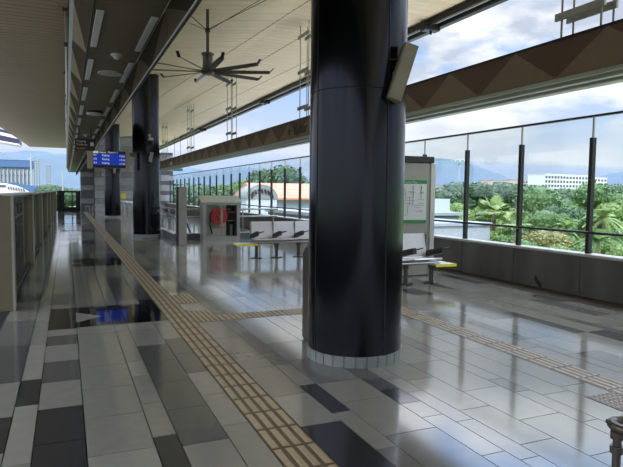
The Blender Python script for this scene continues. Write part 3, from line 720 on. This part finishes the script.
a = MB(); a.tube([(XR, 21.9, .9), (XR, 21.6, 1.0), (XR, YR, 1.0), (6.75, YR, 1.0)], .028); a.tube([(XR-.3, 22.4, .74), (XR-.1, 21.6, .76), (XR-.1, YR-.1, .76), (6.7, YR-.1, .76)], .024); a.build('handrail', m_steel, t)
for y0_, y1_ in ((YR, 20.1), (20.1, 21.6)):
    a = MB(); a.box(XR-.006, XR+.006, y0_+.06, y1_-.06, .32, .93); a.build('glass_infill', m_glass, t)
for x0_, x1_ in ((XR, 4.4), (4.4, 5.5), (5.5, 6.6)):
    a = MB(); a.box(x0_+.06, x1_-.06, YR-.006, YR+.006, .32, .93); a.build('glass_infill', m_glass, t)
t = thing('stair_handrail', (4.0, 22, 0), 'dark sloping handrail running down the stairs between pillar and hose cabinet', 'handrail')
a = MB(); a.tube([(3.95, 22.1, 1.0), (3.95, 21.5, 1.0), (3.95, 19.0, -.25)], .035); a.build('rail', m_dark, t)
a = MB(); a.tube([(4.05, 22.0, .70), (4.05, 21.5, .70), (4.05, 19.0, -.55)], .045); a.build('skirt', m_steel, t)
a = MB(); a.cyl((3.95, 22.0, 0), (3.95, 22.0, 1.0), .02); a.build('post', m_steel, t)
# queue rails by third column
for i, (x, y) in enumerate(((3.05, 37.6), (3.08, 35.6), (3.15, 33.9), (3.25, 32.3))):
    t = tag(MB().tube([(x, y, 0), (x, y, .92), (x+.55, y+.3, .92), (x+.55, y+.3, 0)], .035).build('guard_rail', m_steel), 'low stainless hoop rail by the farthest column, %s' % ['farthest', 'third from the camera', 'second from the camera', 'nearest the camera'][i], 'rail', 'hoop rails beside the farthest column')
t = thing('warning_sign', (3.3, 39.5, 0), 'small yellow sign on a thin post beside the farthest column', 'sign')
a = MB(); a.cyl((3.47, 39.5, 0), (3.47, 39.5, 1.1), .025); a.build('post', m_steelD, t)
a = MB(); a.bbox(3.36, 3.62, 39.46, 39.49, 1.05, 1.42, .01); a.build('plate', m_yel, t)
# two small stools by end wall
for i, x in enumerate((1.3, 1.75)):
    tag(MB().tube([(x, 44.6, 0), (x, 44.6, .45), (x+.25, 44.6, .45), (x+.25, 44.6, 0)], .03).build('hoop_rail', m_steelD), 'tiny metal hoop in front of the end wall, %s one' % ('left', 'right')[i], 'rail', 'hoops at the end wall')

# ---- departure screen
t = thing('departure_screen', (1.3, 20.1, 2.55), 'blue departure display hung in a beige frame from the second column', 'display')
sx0, sx1, sy, sz0, sz1 = .66, 1.97, 19.9, 2.29, 2.875
a = MB(); a.bbox(sx0, sx0+.16, sy, sy+.22, sz0, sz1, .01); a.bbox(sx1-.14, sx1, sy, sy+.22, sz0, sz1, .01); a.bbox(sx0+.16, sx1-.14, sy+.02, sy+.20, sz0+.03, sz1, .005); a.build('casing', m_speak, t)
a = MB(); a.box(sx0+.16, sx1-.14, sy+.005, sy+.02, sz0+.04, sz1-.005); sc = a.build('bezel', m_black, t)
a = MB(); a.box(sx0+.17, sx1-.15, sy-.002, sy+.005, sz0+.12, sz1-.085); a.build('screen', m_blueS, sc)
a = MB(); a.box(sx0+.17, sx0+.33, sy-.004, sy+.005, sz1-.085, sz1-.01); a.build('logo_patch', mat('logo_pale', (.5, .55, .3), .4, emit=(.45, .5, .25), es=.5), sc)
text('Kajang   Platform 1', .075, (sx0+.36, sy-.004, sz1-.07), (1, 0, 0), (0, 0, 1), m_txtW, sc, 'lettering', .001)
for k, (p, d, tm) in enumerate((('K1', 'Kajang', '17:02'), ('K2', 'Kajang', '17:10'), ('K3', 'Kajang', '17:18'))):
    z = sz1-.17-k*.125
    text(p, .085, (sx0+.18, sy-.004, z), (1, 0, 0), (0, 0, 1), m_txtW, sc, 'lettering', .001)
    text(d, .085, (sx0+.44, sy-.004, z), (1, 0, 0), (0, 0, 1), m_txtW, sc, 'lettering', .001)
    text(tm, .08, (sx0+.97, sy-.004, z-.02), (1, 0, 0), (0, 0, 1), m_txtW, sc, 'lettering', .001)
a = MB(); a.bbox(sx1, 2.15, 20.05, 20.15, 2.72, 2.86, .005); a.build('arm', m_bronze, t)
# ---- hanging direction sign
t = thing('hanging_sign', (.55, 17.0, 3.0), 'dark hanging direction sign with white and orange text under the bulkhead', 'sign')
hx0, hx1, hy = .25, .76, 17.0; a = MB(); a.bbox(hx0, hx1, hy, hy+.12, 2.68, 3.0, .01); a.build('panel', m_dark, t)
a = MB(); a.cyl((hx0+.1, hy+.06, 3.0), (hx0+.1, hy+.06, ZS), .015); a.cyl((hx1-.1, hy+.06, 3.0), (hx1-.1, hy+.06, ZS), .015); a.build('suspension_rod', m_dark, t)
text('Kajang', .09, (hx0+.04, hy-.003, 2.90), (1, 0, 0), (0, 0, 1), m_white, t, 'lettering', .001)
text('Platform', .08, (hx0+.04, hy-.003, 2.81), (1, 0, 0), (0, 0, 1), m_white, t, 'lettering', .001)
text('Keluar', .09, (hx0+.04, hy-.003, 2.71), (1, 0, 0), (0, 0, 1), mat('sign_orange', (.75, .22, .03), .5), t, 'lettering', .001)
a = MB(); a.box(hx1-.12, hx1-.03, hy-.004, hy, 2.80, 2.90); a.build('symbol', m_white, t)

# ---- column speakers and cameras
def speaker(top, bot, r, dep, label, cy, yc):
    """slim column loudspeaker from top to bottom point, half width r"""
    top = Vector(top); bot = Vector(bot); ax = (top-bot)/2; c0 = (top+bot)/2
    t = thing('column_speaker', tuple(c0), label, 'loudspeaker', 'loudspeakers on the black columns')
    side = Vector((.85, -.25, 0)).normalized(); side = (side-ax.normalized()*side.dot(ax.normalized())).normalized(); fr = side.cross(ax).normalized()
    a = MB(); a.obb(c0, side*r, fr*dep, ax); a.build('cabinet', m_speak, t)
    sg = -1 if fr.y > 0 else 1
    a = MB(); a.obb(c0+fr*sg*(dep+.004), side*r*.8, fr*.004, ax*.95); a.build('grille', m_steelD, t)
    a = MB(); q = Vector((2.56, yc, c0.z)); d = (q-c0).normalized(); a.cyl(c0, q-d*.44, .028, n=10); a.ball(c0+d*(dep+.03), .045); a.build('bracket', m_white, t)
    return t
speaker((2.81, 4.37, 2.87), (2.655, 4.39, 2.39), .062, .06, 'slim beige loudspeaker tilted on the nearest column', 0, 4.87)
speaker((2.66, 19.75, 2.88), (2.60, 19.78, 2.55), .05, .05, 'slim beige loudspeaker on the second column under the camera', 0, 20.45)
speaker((2.66, 35.45, 3.08), (2.62, 35.5, 2.62), .06, .06, 'slim beige loudspeaker on the farthest column below the departure screen', 0, 36.2)
a = MB(); t0 = thing('cable_strap', (2.8, 4.42, 2.78), 'short black cable strap on the nearest column beside the loudspeaker', 'cable')
a.tube([(2.62, 4.415, 2.74), (2.72, 4.41, 2.755), (2.80, 4.425, 2.80)], .010); a.build('strap', m_black, t0)
t = thing('security_camera', (2.63, 19.9, 3.3), 'white security camera fixed high on the second column', 'camera')
a = MB(); a.bbox(2.56, 2.72, 19.70, 19.98, 3.26, 3.36, .02); a.build('housing', m_white, t)
a = MB(); a.ball((2.66, 19.78, 3.20), .07); a.build('lens_dome', m_dark, t)
a = MB(); a.cyl((2.64, 19.9, 3.36), (2.62, 20.02, 3.45), .025); a.cyl((2.62, 19.98, 3.45), (2.62, 20.03, 3.45), .05); a.build('mount', m_white, t)
t = thing('security_camera', (2.0, 45.3, 3.0), 'small white security camera on the grey end wall', 'camera')
a = MB(); a.bbox(2.45, 2.6, 45.0, 45.4, 2.65, 2.85, .02); a.build('housing', m_white, t)
a = MB(); a.cyl((2.52, 45.4, 2.8), (2.52, 45.62, 3.0), .04); a.build('mount', m_white, t)
# teal sign over far screen
t = thing('overhead_sign', (7.8, 44, 3.2), 'small teal overhead sign hung far away past the second column', 'sign')
a = MB(); a.bbox(7.45, 8.2, 44, 44.08, 3.13, 3.33, .01); a.build('plate', mat('teal_sign', (.05, .16, .17), .5), t)
a = MB(); a.cyl((7.6, 44.04, 3.33), (7.6, 44.04, ZR), .015); a.cyl((8.05, 44.04, 3.33), (8.05, 44.04, ZR), .015); a.build('suspension_rod', m_dark, t)

# ---- stainless tube at lower right
t = thing('tube_rail', (2.6, 1.95, 0), 'bent stainless tube rail entering at the bottom right corner', 'rail')
zr = .45; P = []
cxr, cyr, rr_ = 2.485, 1.878, .078
d = Vector((.9, -.30, 0)).normalized(); n_ = Vector((-d.y, d.x, 0))
C0 = Vector((2.50, 1.872, zr))
P = [C0+n_*.075+d*1.1, C0+n_*.075]
for k in range(1, 8):
    aa = math.pi*k/8; P.append(C0+n_*(.075*math.cos(aa))-d*(.075*math.sin(aa)))
P += [C0-n_*.075, C0-n_*.075+d*1.1]
a = MB(); a.tube([tuple(p) for p in P], .021, n=16); a.build('hoop', m_bronze, t)
a = MB()
pp = C0-d*.055
a.cyl((pp.x, pp.y, 0), (pp.x, pp.y, zr-.0), .02, n=16)
for z in (zr-.06, zr-.13): a.cyl((pp.x, pp.y, z), (pp.x, pp.y, z+.035), .032, n=16)
a.cyl((pp.x, pp.y, 0), (pp.x, pp.y, .01), .06, n=20); a.obb(tuple(pp), tuple(n_*.075), tuple(d*.016), (0, 0, .01)); a.build('post', m_bronze, t)

# ================================================================== OUTSIDE
ZG = -6.0
g = MB(); g.box(-3000, 5500, -500, 5200, ZG-1, ZG); struct(g.build('ground', m_grass))
# pale ground strips beside the station, added to bounce sunlight onto the ceiling
m_bounce = mat('paving', (.50, .48, .44), .8, noise=.08)
g = MB(); g.box(8.5, 24, -60, 60, ZG, ZG+.02); struct(g.build('ground_bounce_right', m_bounce))
g = MB(); g.box(-60, -5.75, -60, 140, ZG, ZG+.02); struct(g.build('ground_bounce_left', mat('bounce_grey', (.22, .21, .19), .9, noise=.15)))  # left strip, likewise added to bounce daylight under the roof
# hills
def ridge(name, Y, pts, dep=900):
    xs = np.linspace(pts[0][0], pts[-1][0], 140); zz = np.interp(xs, [p[0] for p in pts], [p[1] for p in pts])
    rr2 = random.Random(int(Y)); b = MB(); rows = 9; v = []
    ph = [rr2.uniform(0, 6.28) for _ in range(6)]
    for j in range(rows+1):
        u = j/rows
        for i, (dx, z) in enumerate(zip(xs, zz)):
            h = z*Y; yv = Y-dep+dep*u
            prof = math.sin(u*math.pi/2)**1.2
            nz = 1+.10*(1-u)*math.sin(i*.45+ph[0]+u*5)+.03*math.sin(i*1.1+ph[1]+u*3)+.012*math.sin(i*2.7+ph[2])
            v.append((dx*Y, yv+40*math.sin(i*.3+ph[3])*(1-u), ZG+(h+8)*prof*nz))
    n = len(xs)
    b.add(v, [(j*n+i, j*n+i+1, (j+1)*n+i+1, (j+1)*n+i) for j in range(rows) for i in range(n-1)], 0, True)
    # back slope closes the hill
    back = [(p[0]*1.0, p[1]+dep*.6, ZG) for p in v[-n:]]
    b.add(v[-n:]+back, [(i, i+1, n+i+1, n+i) for i in range(n-1)], 0, True)
    return struct(b.build(name, m_hill))
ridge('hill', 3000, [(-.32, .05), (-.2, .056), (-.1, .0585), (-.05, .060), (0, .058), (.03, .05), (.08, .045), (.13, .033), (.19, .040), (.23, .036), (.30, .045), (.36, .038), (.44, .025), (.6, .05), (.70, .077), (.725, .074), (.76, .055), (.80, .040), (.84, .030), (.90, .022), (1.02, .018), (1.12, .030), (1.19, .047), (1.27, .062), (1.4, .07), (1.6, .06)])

# haze between the station and the hills
hz = bpy.data.materials.new('haze_air'); hz.use_nodes = True; hz.node_tree.nodes.clear()
hv = N(hz.node_tree, 'ShaderNodeVolumeScatter'); hv.inputs[0].default_value = (0.25, 0.32, 0.44, 1); hv.inputs[1].default_value = 0.00045; hv.inputs[2].default_value = 0.0
ha = N(hz.node_tree, 'ShaderNodeVolumeAbsorption'); ha.inputs[0].default_value = (0.25, 0.32, 0.44, 1); ha.inputs[1].default_value = 0.00045
hs_ = N(hz.node_tree, 'ShaderNodeAddShader'); hz.node_tree.links.new(hv.outputs[0], hs_.inputs[0]); hz.node_tree.links.new(ha.outputs[0], hs_.inputs[1])
ho = N(hz.node_tree, 'ShaderNodeOutputMaterial'); hz.node_tree.links.new(hs_.outputs[0], ho.inputs['Volume'])
g = MB(); g.prism([(560, ZG+.5), (2900, ZG+.5), (2900, 215), (560, 8)], -1600, 5400, 'x'); tag(g.build('haze', hz), 'pale blue haze hanging in the valley before the hills', 'haze', kind='stuff')

# trees
def crown_mesh(kind, seed, n=6500, leaf=.17, lobes=9, flat=.8):
    r = np.random.RandomState(seed)
    cs = [(r.normal(0, .42), r.normal(0, .42), r.uniform(-.45, .5)*flat, r.uniform(.38, .62)) for _ in range(lobes)]
    v = []; f = []; mi = []
    for k in range(n):
        c = cs[r.randint(len(cs))]; d = r.normal(size=3); d /= np.linalg.norm(d)
        if d[2] < -.5: d[2] *= -1
        rad = c[3]*(.75+.27*r.rand()); p = np.array([c[0], c[1], c[2]])+d*rad*np.array([1, 1, .85])
        nrm = d+r.normal(size=3)*.55; nrm /= np.linalg.norm(nrm)
        a = np.cross(nrm, r.normal(size=3)); a /= np.linalg.norm(a); b = np.cross(nrm, a)
        s1 = leaf*r.uniform(.5, 1.0)*.5; s2 = s1*.6; o = len(v)
        v += [tuple(p-a*s1), tuple(p+b*s2), tuple(p+a*s1), tuple(p-b*s2)]; f.append((o, o+1, o+2, o+3)); mi.append(int(r.choice(3, p=[.45, .35, .2])))
    core = MB()
    for c in cs: core.ball((c[0], c[1], c[2]), c[3]*.80, n=10)
    o = len(v); v += core.v; f += [tuple(o+i for i in q) for q in core.f]; mi += [2]*len(core.f)
    me = bpy.data.meshes.new('crown'); me.from_pydata(v, [], f)
    for m in LEAF[kind]: me.materials.append(m)
    me.polygons.foreach_set('material_index', mi); me.update(); return me
CR = {}
def crown(kind, var, leaf=.17):
    key = (kind, var, leaf)
    if key not in CR: CR[key] = crown_mesh(kind, hash((kind, var)) % 1000 if False else (sum(map(ord, kind))+var*17), leaf=leaf)
    return CR[key]
def tree(px, py, Y, R, kind, var, label, cat='tree', leaf=.17, grp=None, zsc=.9):
    p = at(px, py, Y); top = p.z; cz = top-R*zsc*.74
    t = thing('tree' if cat == 'tree' else 'bush', (p.x, p.y, ZG), label, cat, grp)
    o = bpy.data.objects.new('foliage', crown(kind, var, leaf)); COL.objects.link(o); o.parent = t
    o.location = (0, 0, cz-ZG); o.scale = (R, R, R*zsc); o.rotation_euler = (0, 0, var*1.3+px)
    a = MB(); a.cyl((p.x, p.y, ZG), (p.x, p.y, cz), .14+.02*R, .08, n=8)
    for k in range(3):
        an = k*2.1+px; a.cyl((p.x, p.y, cz-R*.8), (p.x+math.cos(an)*R*.5, p.y+math.sin(an)*R*.5, cz), .07, .03, n=6)
    a.build('trunk', m_trunk, t)
T = [
 (455, 192, 75, 4.0, 'mid', 0, 'hazy green tree behind the light mast, left of the dark tree clump'),
 (442, 188, 110, 5.0, 'mid', 1, 'distant green tree right beside the map board, under the hill'),
 (476, 181, 55, 4.4, 'dark', 0, 'dark dense tree behind the glass post nearest the light mast'),
 (498, 182, 60, 4.4, 'dark', 1, 'dark broad tree behind the fan palm'),
 (522, 185, 62, 4.6, 'mid', 2, 'mid green tree directly behind the second glass post from the right'),
 (545, 187, 50, 3.8, 'dark', 2, 'dark round tree left of the tallest tree, below the white apartments'),
 (574, 181, 42, 4.2, 'mid', 0, 'tallest broad green tree in front of the white apartments'),
 (563, 205, 36, 2.6, 'dark', 0, 'dark lower tree in front of the tallest broad tree'),
 (602, 196, 48, 3.4, 'light', 1, 'pale green tree behind the rightmost glass post'),
 (619, 184, 70, 5.0, 'dark', 1, 'dark round tree at the right edge below the blue hill'),
 (618, 203, 38, 2.6, 'light', 2, 'bright feathery tree at the right edge under the dark round tree'),
 (585, 212, 30, 2.0, 'mid', 1, 'mid green bushy tree left of the rightmost glass post'),
 (540, 210, 34, 2.4, 'mid', 2, 'leafy tree just right of the second glass post from the right'),
 (510, 205, 40, 2.6, 'light', 0, 'yellow green tree between the fan palm and the dark trees'),
 (475, 205, 42, 2.6, 'light', 2, 'light green tree behind the left side of the fan palm'),
 (456, 203, 50, 2.2, 'light', 1, 'small bright tree beside the white flat-roofed box'),
 (205, 184, 85, 6.5, 'dark', 1, 'dark domed tree seen above the stair pillar'),
 (222, 184, 100, 5.0, 'mid', 0, 'low green tree right of the dark domed tree'),
 (236, 182, 105, 5.0, 'mid', 1, 'green tree left of the arched gable building'),
 (188, 187, 110, 5.0, 'mid', 2, 'faint green tree beside the second black column'),
 (248, 180, 100, 4.0, 'mid', 2, 'green tree right behind the arched gable'),
 (277, 168, 80, 5.2, 'dark', 2, 'tall dark tree rising behind the orange roof'),
 (303, 173, 85, 4.6, 'mid', 0, 'green tree behind the orange roof, next to the nearest column'),
 (51, 184, 120, 4.0, 'dark', 0, 'small dark tree beyond the gates at the far left'),
 (60, 188, 130, 4.0, 'dark', 2, 'low dark tree beside the left lamp pole'),
]
for a in T: tree(*a, leaf=.10)
B = [
 (484, 226, 27, 1.5, 'light', 0, 'light green bush below the fan palm, behind the parapet'),
 (505, 232, 25, 1.3, 'mid', 1, 'mid green bush left of the second glass post from the right'),
 (533, 229, 24, 1.3, 'olive', 0, 'olive yellow bush right of the second glass post from the right'),
 (556, 232, 23, 1.3, 'olive', 1, 'olive yellow bush in the middle of the rightmost full glass pane'),
 (577, 236, 22, 1.1, 'mid', 0, 'mid green bush left of the rightmost glass post'),
 (600, 236, 26, 1.3, 'light', 1, 'pale bush right of the rightmost glass post'),
 (620, 228, 30, 1.5, 'mid', 2, 'mid green bush at the right edge above the parapet'),
 (520, 240, 22, 1.2, 'mid', 2, 'low green bush directly behind the second glass post from the right'),
 (545, 245, 22, 1.3, 'light', 2, 'low light bush just above the parapet between two glass posts'),
 (468, 232, 30, 1.2, 'mid', 1, 'small bush beside the grey flat roof'),
]
for a in B: tree(*a, cat='bush', leaf=.14)
# palms
def palm(px, py, Y, R, label, fan=True, n=16, m=None):
    p = at(px, py, Y); t = thing('palm_tree', (p.x, p.y, ZG), label, 'palm')
    a = MB(); a.cyl((p.x, p.y, ZG), (p.x, p.y, p.z-.15), .16, .11, n=10); a.build('trunk', m_trunk, t)
    rp = random.Random(int(px)); b = MB()
    for k in range(n):
        an = k*2.399; el = rp.uniform(-.35, 1.25) if k else 1.4
        d = Vector((math.cos(an)*math.cos(el), math.sin(an)*math.cos(el), math.sin(el))); sd = d.cross(Vector((0, 0, 1))).normalized(); up_ = sd.cross(d).normalized()
        base = Vector((p.x, p.y, p.z-.1))
        if fan:
            hub = base+d*R*.45; b.cyl(base, hub, .02, .012, n=5)
            for j in range(15):
                th = math.radians(-105+15*j); q = d*math.cos(th)+sd*math.sin(th); ln = R*.62*(1-.15*abs(j-7)/7)
                tip = hub+q*ln+Vector((0, 0, -.18*ln)); mid = hub+q*ln*.55; w = up_.cross(q).normalized()*R*.045
                b.add([hub, mid+w, tip, mid-w], [(0, 1, 2, 3)], rp.choice((0, 1)))
        else:
            pts = [base+d*(R*s_)+Vector((0, 0, -.55*R*s_*s_)) for s_ in (0, .25, .5, .75, 1)]
            for p0, p1 in zip(pts[:-1], pts[1:]):
                b.cyl(p0, p1, .014, .01, n=4)
                for j in range(7):
                    q = p0.lerp(p1, j/7)
                    for s_ in (-1, 1):
                        tip = q+sd*s_*R*.26+d*R*.12+Vector((0, 0, -.10*R)); w = d*R*.016
                        b.add([q-w, tip, q+w], [(0, 1, 2)], rp.choice((0, 1)))
    b.build('fronds', LEAF['light'][:2] if m is None else LEAF[m][:2], t)
palm(494, 212, 27, 1.35, 'large fan palm with spreading leaves left of the second glass post from the right', n=20)
palm(516, 222, 25, 1.0, 'smaller fan palm between the large fan palm and the olive bush', n=14)
palm(604, 216, 28, 1.5, 'feathery palm just right of the rightmost glass post', fan=False, n=18)
palm(598, 238, 20, 1.2, 'low feathery palm leaning over the parapet behind the rightmost post', fan=False, n=18, m='mid')
palm(462, 228, 30, 1.0, 'small pale fan palm beside the grey flat roof', n=10)
palm(566, 226, 29, 1.1, 'feathery palm in front of the dark lower tree', fan=False, n=16)

# buildings right
def bwin(par, x0, x1, y, z0, z1, nx, nz, m, fx_=.55, fz_=.5, d=.15):
    dx = (x1-x0)/nx; dz = (z1-z0)/nz; first = None
    for i in range(nx):
        for k in range(nz):
            cx_, cz_ = x0+dx*(i+.5), z0+dz*(k+.5)
            if first is None:
                a = MB(); a.box(cx_-dx*fx_/2, cx_+dx*fx_/2, y-d, y, cz_-dz*fz_/2, cz_+dz*fz_/2); first = a.build('window', m, par); c00 = (cx_, cz_)
            else:
                o = first.copy(); COL.objects.link(o); o.location = (cx_-c00[0], 0, cz_-c00[1])
def block(px0, px1, pyt, Y, depth, wall, label, nx, nz, name='apartment_building', zb=ZG, roofm=None, winm=None, rooft=.4):
    p0 = at(px0, pyt, Y); p1 = at(px1, pyt, Y); zt_ = (p0.z+p1.z)/2
    t = thing(name, ((p0.x+p1.x)/2, Y, zb), label, 'building')
    a = MB(); a.box(p0.x, p1.x, Y, Y+depth, zb, zt_); a.build('wall', wall, t)
    a = MB(); a.box(p0.x-.2, p1.x+.2, Y-.2, Y+depth+.2, zt_, zt_+rooft); a.build('roof', roofm or wall, t)
    bwin(t, p0.x, p1.x, Y, max(zb, zt_-nz*3.1), zt_-.4, nx, nz, winm or m_win, .66, .6)
    return t
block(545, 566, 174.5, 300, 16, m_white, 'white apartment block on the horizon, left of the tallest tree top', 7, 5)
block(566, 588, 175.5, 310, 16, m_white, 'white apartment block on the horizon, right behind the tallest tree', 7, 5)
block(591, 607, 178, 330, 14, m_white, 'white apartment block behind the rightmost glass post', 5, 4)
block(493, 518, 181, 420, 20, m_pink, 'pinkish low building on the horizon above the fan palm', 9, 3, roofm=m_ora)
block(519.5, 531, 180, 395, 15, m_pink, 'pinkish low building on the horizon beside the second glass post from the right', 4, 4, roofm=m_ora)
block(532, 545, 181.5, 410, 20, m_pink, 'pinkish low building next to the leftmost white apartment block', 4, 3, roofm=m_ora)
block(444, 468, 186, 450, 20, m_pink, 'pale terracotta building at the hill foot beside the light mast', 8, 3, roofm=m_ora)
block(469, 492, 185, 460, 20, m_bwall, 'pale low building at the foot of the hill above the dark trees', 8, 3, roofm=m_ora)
# white box with grey roofs
p = at(434, 199, 32); q = at(450, 199, 32)
t = thing('flat_roofed_house', (p.x, 32, ZG), 'white box building with grey flat roofs beside the map board', 'building')
a = MB(); a.box(p.x-6, q.x, 32, 38, at(440, 213, 32).z, p.z); a.build('upper_box', m_bwall, t)
zz = at(440, 214, 31).z
a = MB(); a.box(p.x-9, at(459, 214, 31).x, 31, 40, ZG, zz-.1); a.build('wall', m_bgrey, t)
a = MB(); a.box(p.x-9.2, at(459, 214, 31).x+.2, 30.8, 40.2, zz-.1, zz+.1); a.build('roof_slab', m_bgrey, t)
zz = at(440, 223, 26).z
a = MB(); a.box(at(440, 223, 26).x-9, at(478, 223, 26).x, 25, 30.7, ZG, zz-.1); a.build('lower_wall', m_bgrey, t)
a = MB(); a.box(at(440, 223, 26).x-9.1, at(478, 223, 26).x+.1, 24.9, 30.75, zz-.1, zz+.05); a.build('lower_roof', mat('blue_grey_roof', (.20, .23, .27), .6), t)
# light mast
p = at(459, 164, 100)
t = thing('floodlight_mast', (p.x, 100, ZG), 'tall thin mast with a crown of floodlights right of the map board', 'light mast')
a = MB(); a.cyl((p.x, 100, ZG), (p.x, 100, p.z), .28, .16, n=8); a.build('pole', m_bgrey, t)
a = MB(); a.cyl((p.x-1.3, 100, p.z), (p.x+1.3, 100, p.z), .07, n=6); a.build('crossbar', m_bgrey, t)
for k in range(5):
    a = MB(); x = p.x-1.3+.65*k; a.obb((x, 99.7, p.z+.35+(.3 if k % 2 else 0)), (.26, 0, 0), (0, .12, .05), (0, -.05, .22)); a.build('floodlight', m_bgrey, t)
# orange roofed hall with arched gable
t = thing('orange_roofed_hall', (22, 62, ZG), 'long pale hall with orange tiled roof left of the nearest column', 'building')
xa = at(262, 190, 62).x; xb_ = at(345, 190, 62).x; ze = at(290, 196, 61).z; zr_ = at(290, 183.3, 66).z
a = MB(); a.box(xa-3.5, xb_, 62, 72, ZG, ze-.25); a.build('wall', m_bwall, t)
a = MB(); a.prism([(61.2, ze-.25), (67, zr_), (72.8, ze-.25), (72.8, ze-.45), (61.2, ze-.45)], xa-.5, xb_+.5, 'x'); a.build('tiled_roof', m_ora, t)
bwin(t, xa-2, xb_-1, 62, ZG+1.5, ze-1.3, 12, 2, m_bgrey, .12, .75)
xc_ = at(262, 196, 58).x; rad = at(278, 196, 58).x-xc_
t = thing('arched_gable_house', (xc_, 58, ZG), 'pale building with a grey arched gable in front of the orange roof', 'building')
pts = [(xc_+rad*math.cos(th), ze-.3+(at(262, 184.5, 58).z-ze+.3)*math.sin(th)) for th in [math.pi*k/20 for k in range(21)]]
a = MB(); a.prism(pts, 58, 61.1, 'y'); a.build('arched_roof', mat('gable_grey', (.15, .17, .17), .6), t)
a = MB(); a.box(xc_-rad+.1, xc_+rad-.1, 58.1, 61, ZG, ze-.3); a.build('wall', m_bwall, t)
for k in range(9):
    a = MB(); th = math.pi*(k+1)/10; r3 = rad*.66; a.obb((xc_+r3*math.cos(th), 57.95, ze-.2+(r3*.75)*math.sin(th)*.8), (.10, 0, .05), (0, .05, 0), (-.06, 0, .22)); a.build('opening', m_black, t)
# far left buildings
t = block(-45, 31, 160, 260, 16, m_tower, 'tall apartment block with blue netted top at the far left', 19, 5, roofm=m_blue, rooft=.3, winm=m_bgrey)
p0 = at(-45, 160, 260); p1 = at(31, 160, 260)
a = MB(); a.box(p0.x-.3, p1.x+.3, 259, 277, at(10, 167, 260).z, p0.z+.1); a.build('netting', m_blue, t)
for k in range(20): x = p0.x+(p1.x-p0.x)*k/19; a = MB(); a.box(x-.15, x+.15, 258.8, 260, ZG, p0.z-3); a.build('pier', m_tower, t)
p0 = at(12, 183, 150); p1 = at(47, 186, 150)
t = thing('blue_hoarding', (p0.x, 150, ZG), 'low blue covered structure below the tall netted block', 'building')
a = MB(); a.prism([(p0.x-14, ZG), (p1.x, ZG), (p1.x, p1.z-.5), (p0.x+1, p0.z), (p0.x-14, p0.z)], 150, 160, 'y'); a.build('cladding', m_blue, t)
a = MB(); a.box(p0.x-14, p1.x, 149.7, 150, p1.z-2.2, p1.z-1.9); a.build('rail', m_bwall, t)
block(33, 40, 160, 900, 20, m_tower, 'slim pale tower in front of the far left hill, left one of two', 3, 14, name='tower_block')
block(45.5, 51, 165, 850, 20, m_tower, 'slim pale tower in front of the far left hill, right one of two', 3, 11, name='tower_block')
p0 = at(0, 183, 62); p1 = at(28, 193, 62)
t = thing('white_vaulted_roof', (p0.x, 62, ZG), 'low building with white curved roof and dark slats beyond the gates', 'building')
zt2 = at(0, 182.5, 62).z; xL = p0.x-6; xR = p1.x
prof = [(xL, ZG), (xR, ZG), (xR, p1.z+.1), (xR-.5, p1.z+.45), (xR-1.2, p1.z+.72), (xR-2.0, zt2-.06), (xR-2.8, zt2), (xL, zt2)]
a = MB(); a.prism(prof, 62, 64, 'y'); a.build('roof_shell', m_white, t)
for k in range(7): x = xR-.35-k*.22; a = MB(); a.obb((x, 61.97, p1.z+.30+.03*k), (.05, 0, .02), (0, .03, 0), (-.03, 0, .14)); a.build('slat', m_win, t)
a = MB(); a.box(xL, xR-1.9, 61.94, 62, zt2-.42, zt2-.22); a.build('window_band', m_win, t)
p0 = at(62.5, 173, 70)
t = thing('lamp_pole', (p0.x, 70, ZG), 'thin grey pole standing beyond the far end of the gates', 'pole')
a = MB(); a.cyl((p0.x, 70, ZG), (p0.x, 70, p0.z), .13, .09, n=8); a.build('shaft', m_bgrey, t)
p0 = at(30.5, 153, 240)
t = thing('tower_crane', (p0.x, 240, ZG), 'thin tower crane at the corner of the blue netted block', 'crane')
a = MB(); a.box(p0.x-.25, p0.x+.25, 239.8, 240.2, ZG, at(30, 158, 240).z); a.build('mast', m_bgrey, t)
a = MB(); a.cyl((p0.x-.9, 240, at(30, 159, 240).z), (p0.x+.9, 240, at(30, 156.5, 240).z), .15, n=6); a.cyl((p0.x, 240, at(30, 159, 240).z), (p0.x, 240, p0.z), .08, n=6); a.build('jib', m_bgrey, t)
# striped canopy edge beyond the left roof
p0 = at(0, 128, 66); 
t = thing('neighbouring_canopy', (p0.x, 66, 8), 'violet and white striped canopy edge beyond the left roof', 'canopy')
pa = at(-20, 129, 66); pb = at(19, 140, 66)
for k, (dz0, dz1, m) in enumerate(((0, .35, m_purp), (-.35, 0, m_white), (-1.0, -.35, m_purp), (-1.15, -1.0, m_white))):
    a = MB(); v = []
    for yy in (66, 70):
        v += [(pa.x, yy, pb.z+1.15+dz0), (pb.x, yy, pb.z+.35+dz0*.75), (pb.x, yy, pb.z+.35+dz1*.75), (pa.x, yy, pb.z+1.15+dz1)]
    a.add(v, [(0,1,2,3),(7,6,5,4),(0,4,5,1),(1,5,6,2),(2,6,7,3),(3,7,4,0)]); a.build('stripe', m, t)

for o in COL.objects:
    if '_w' in o: del o['_w']
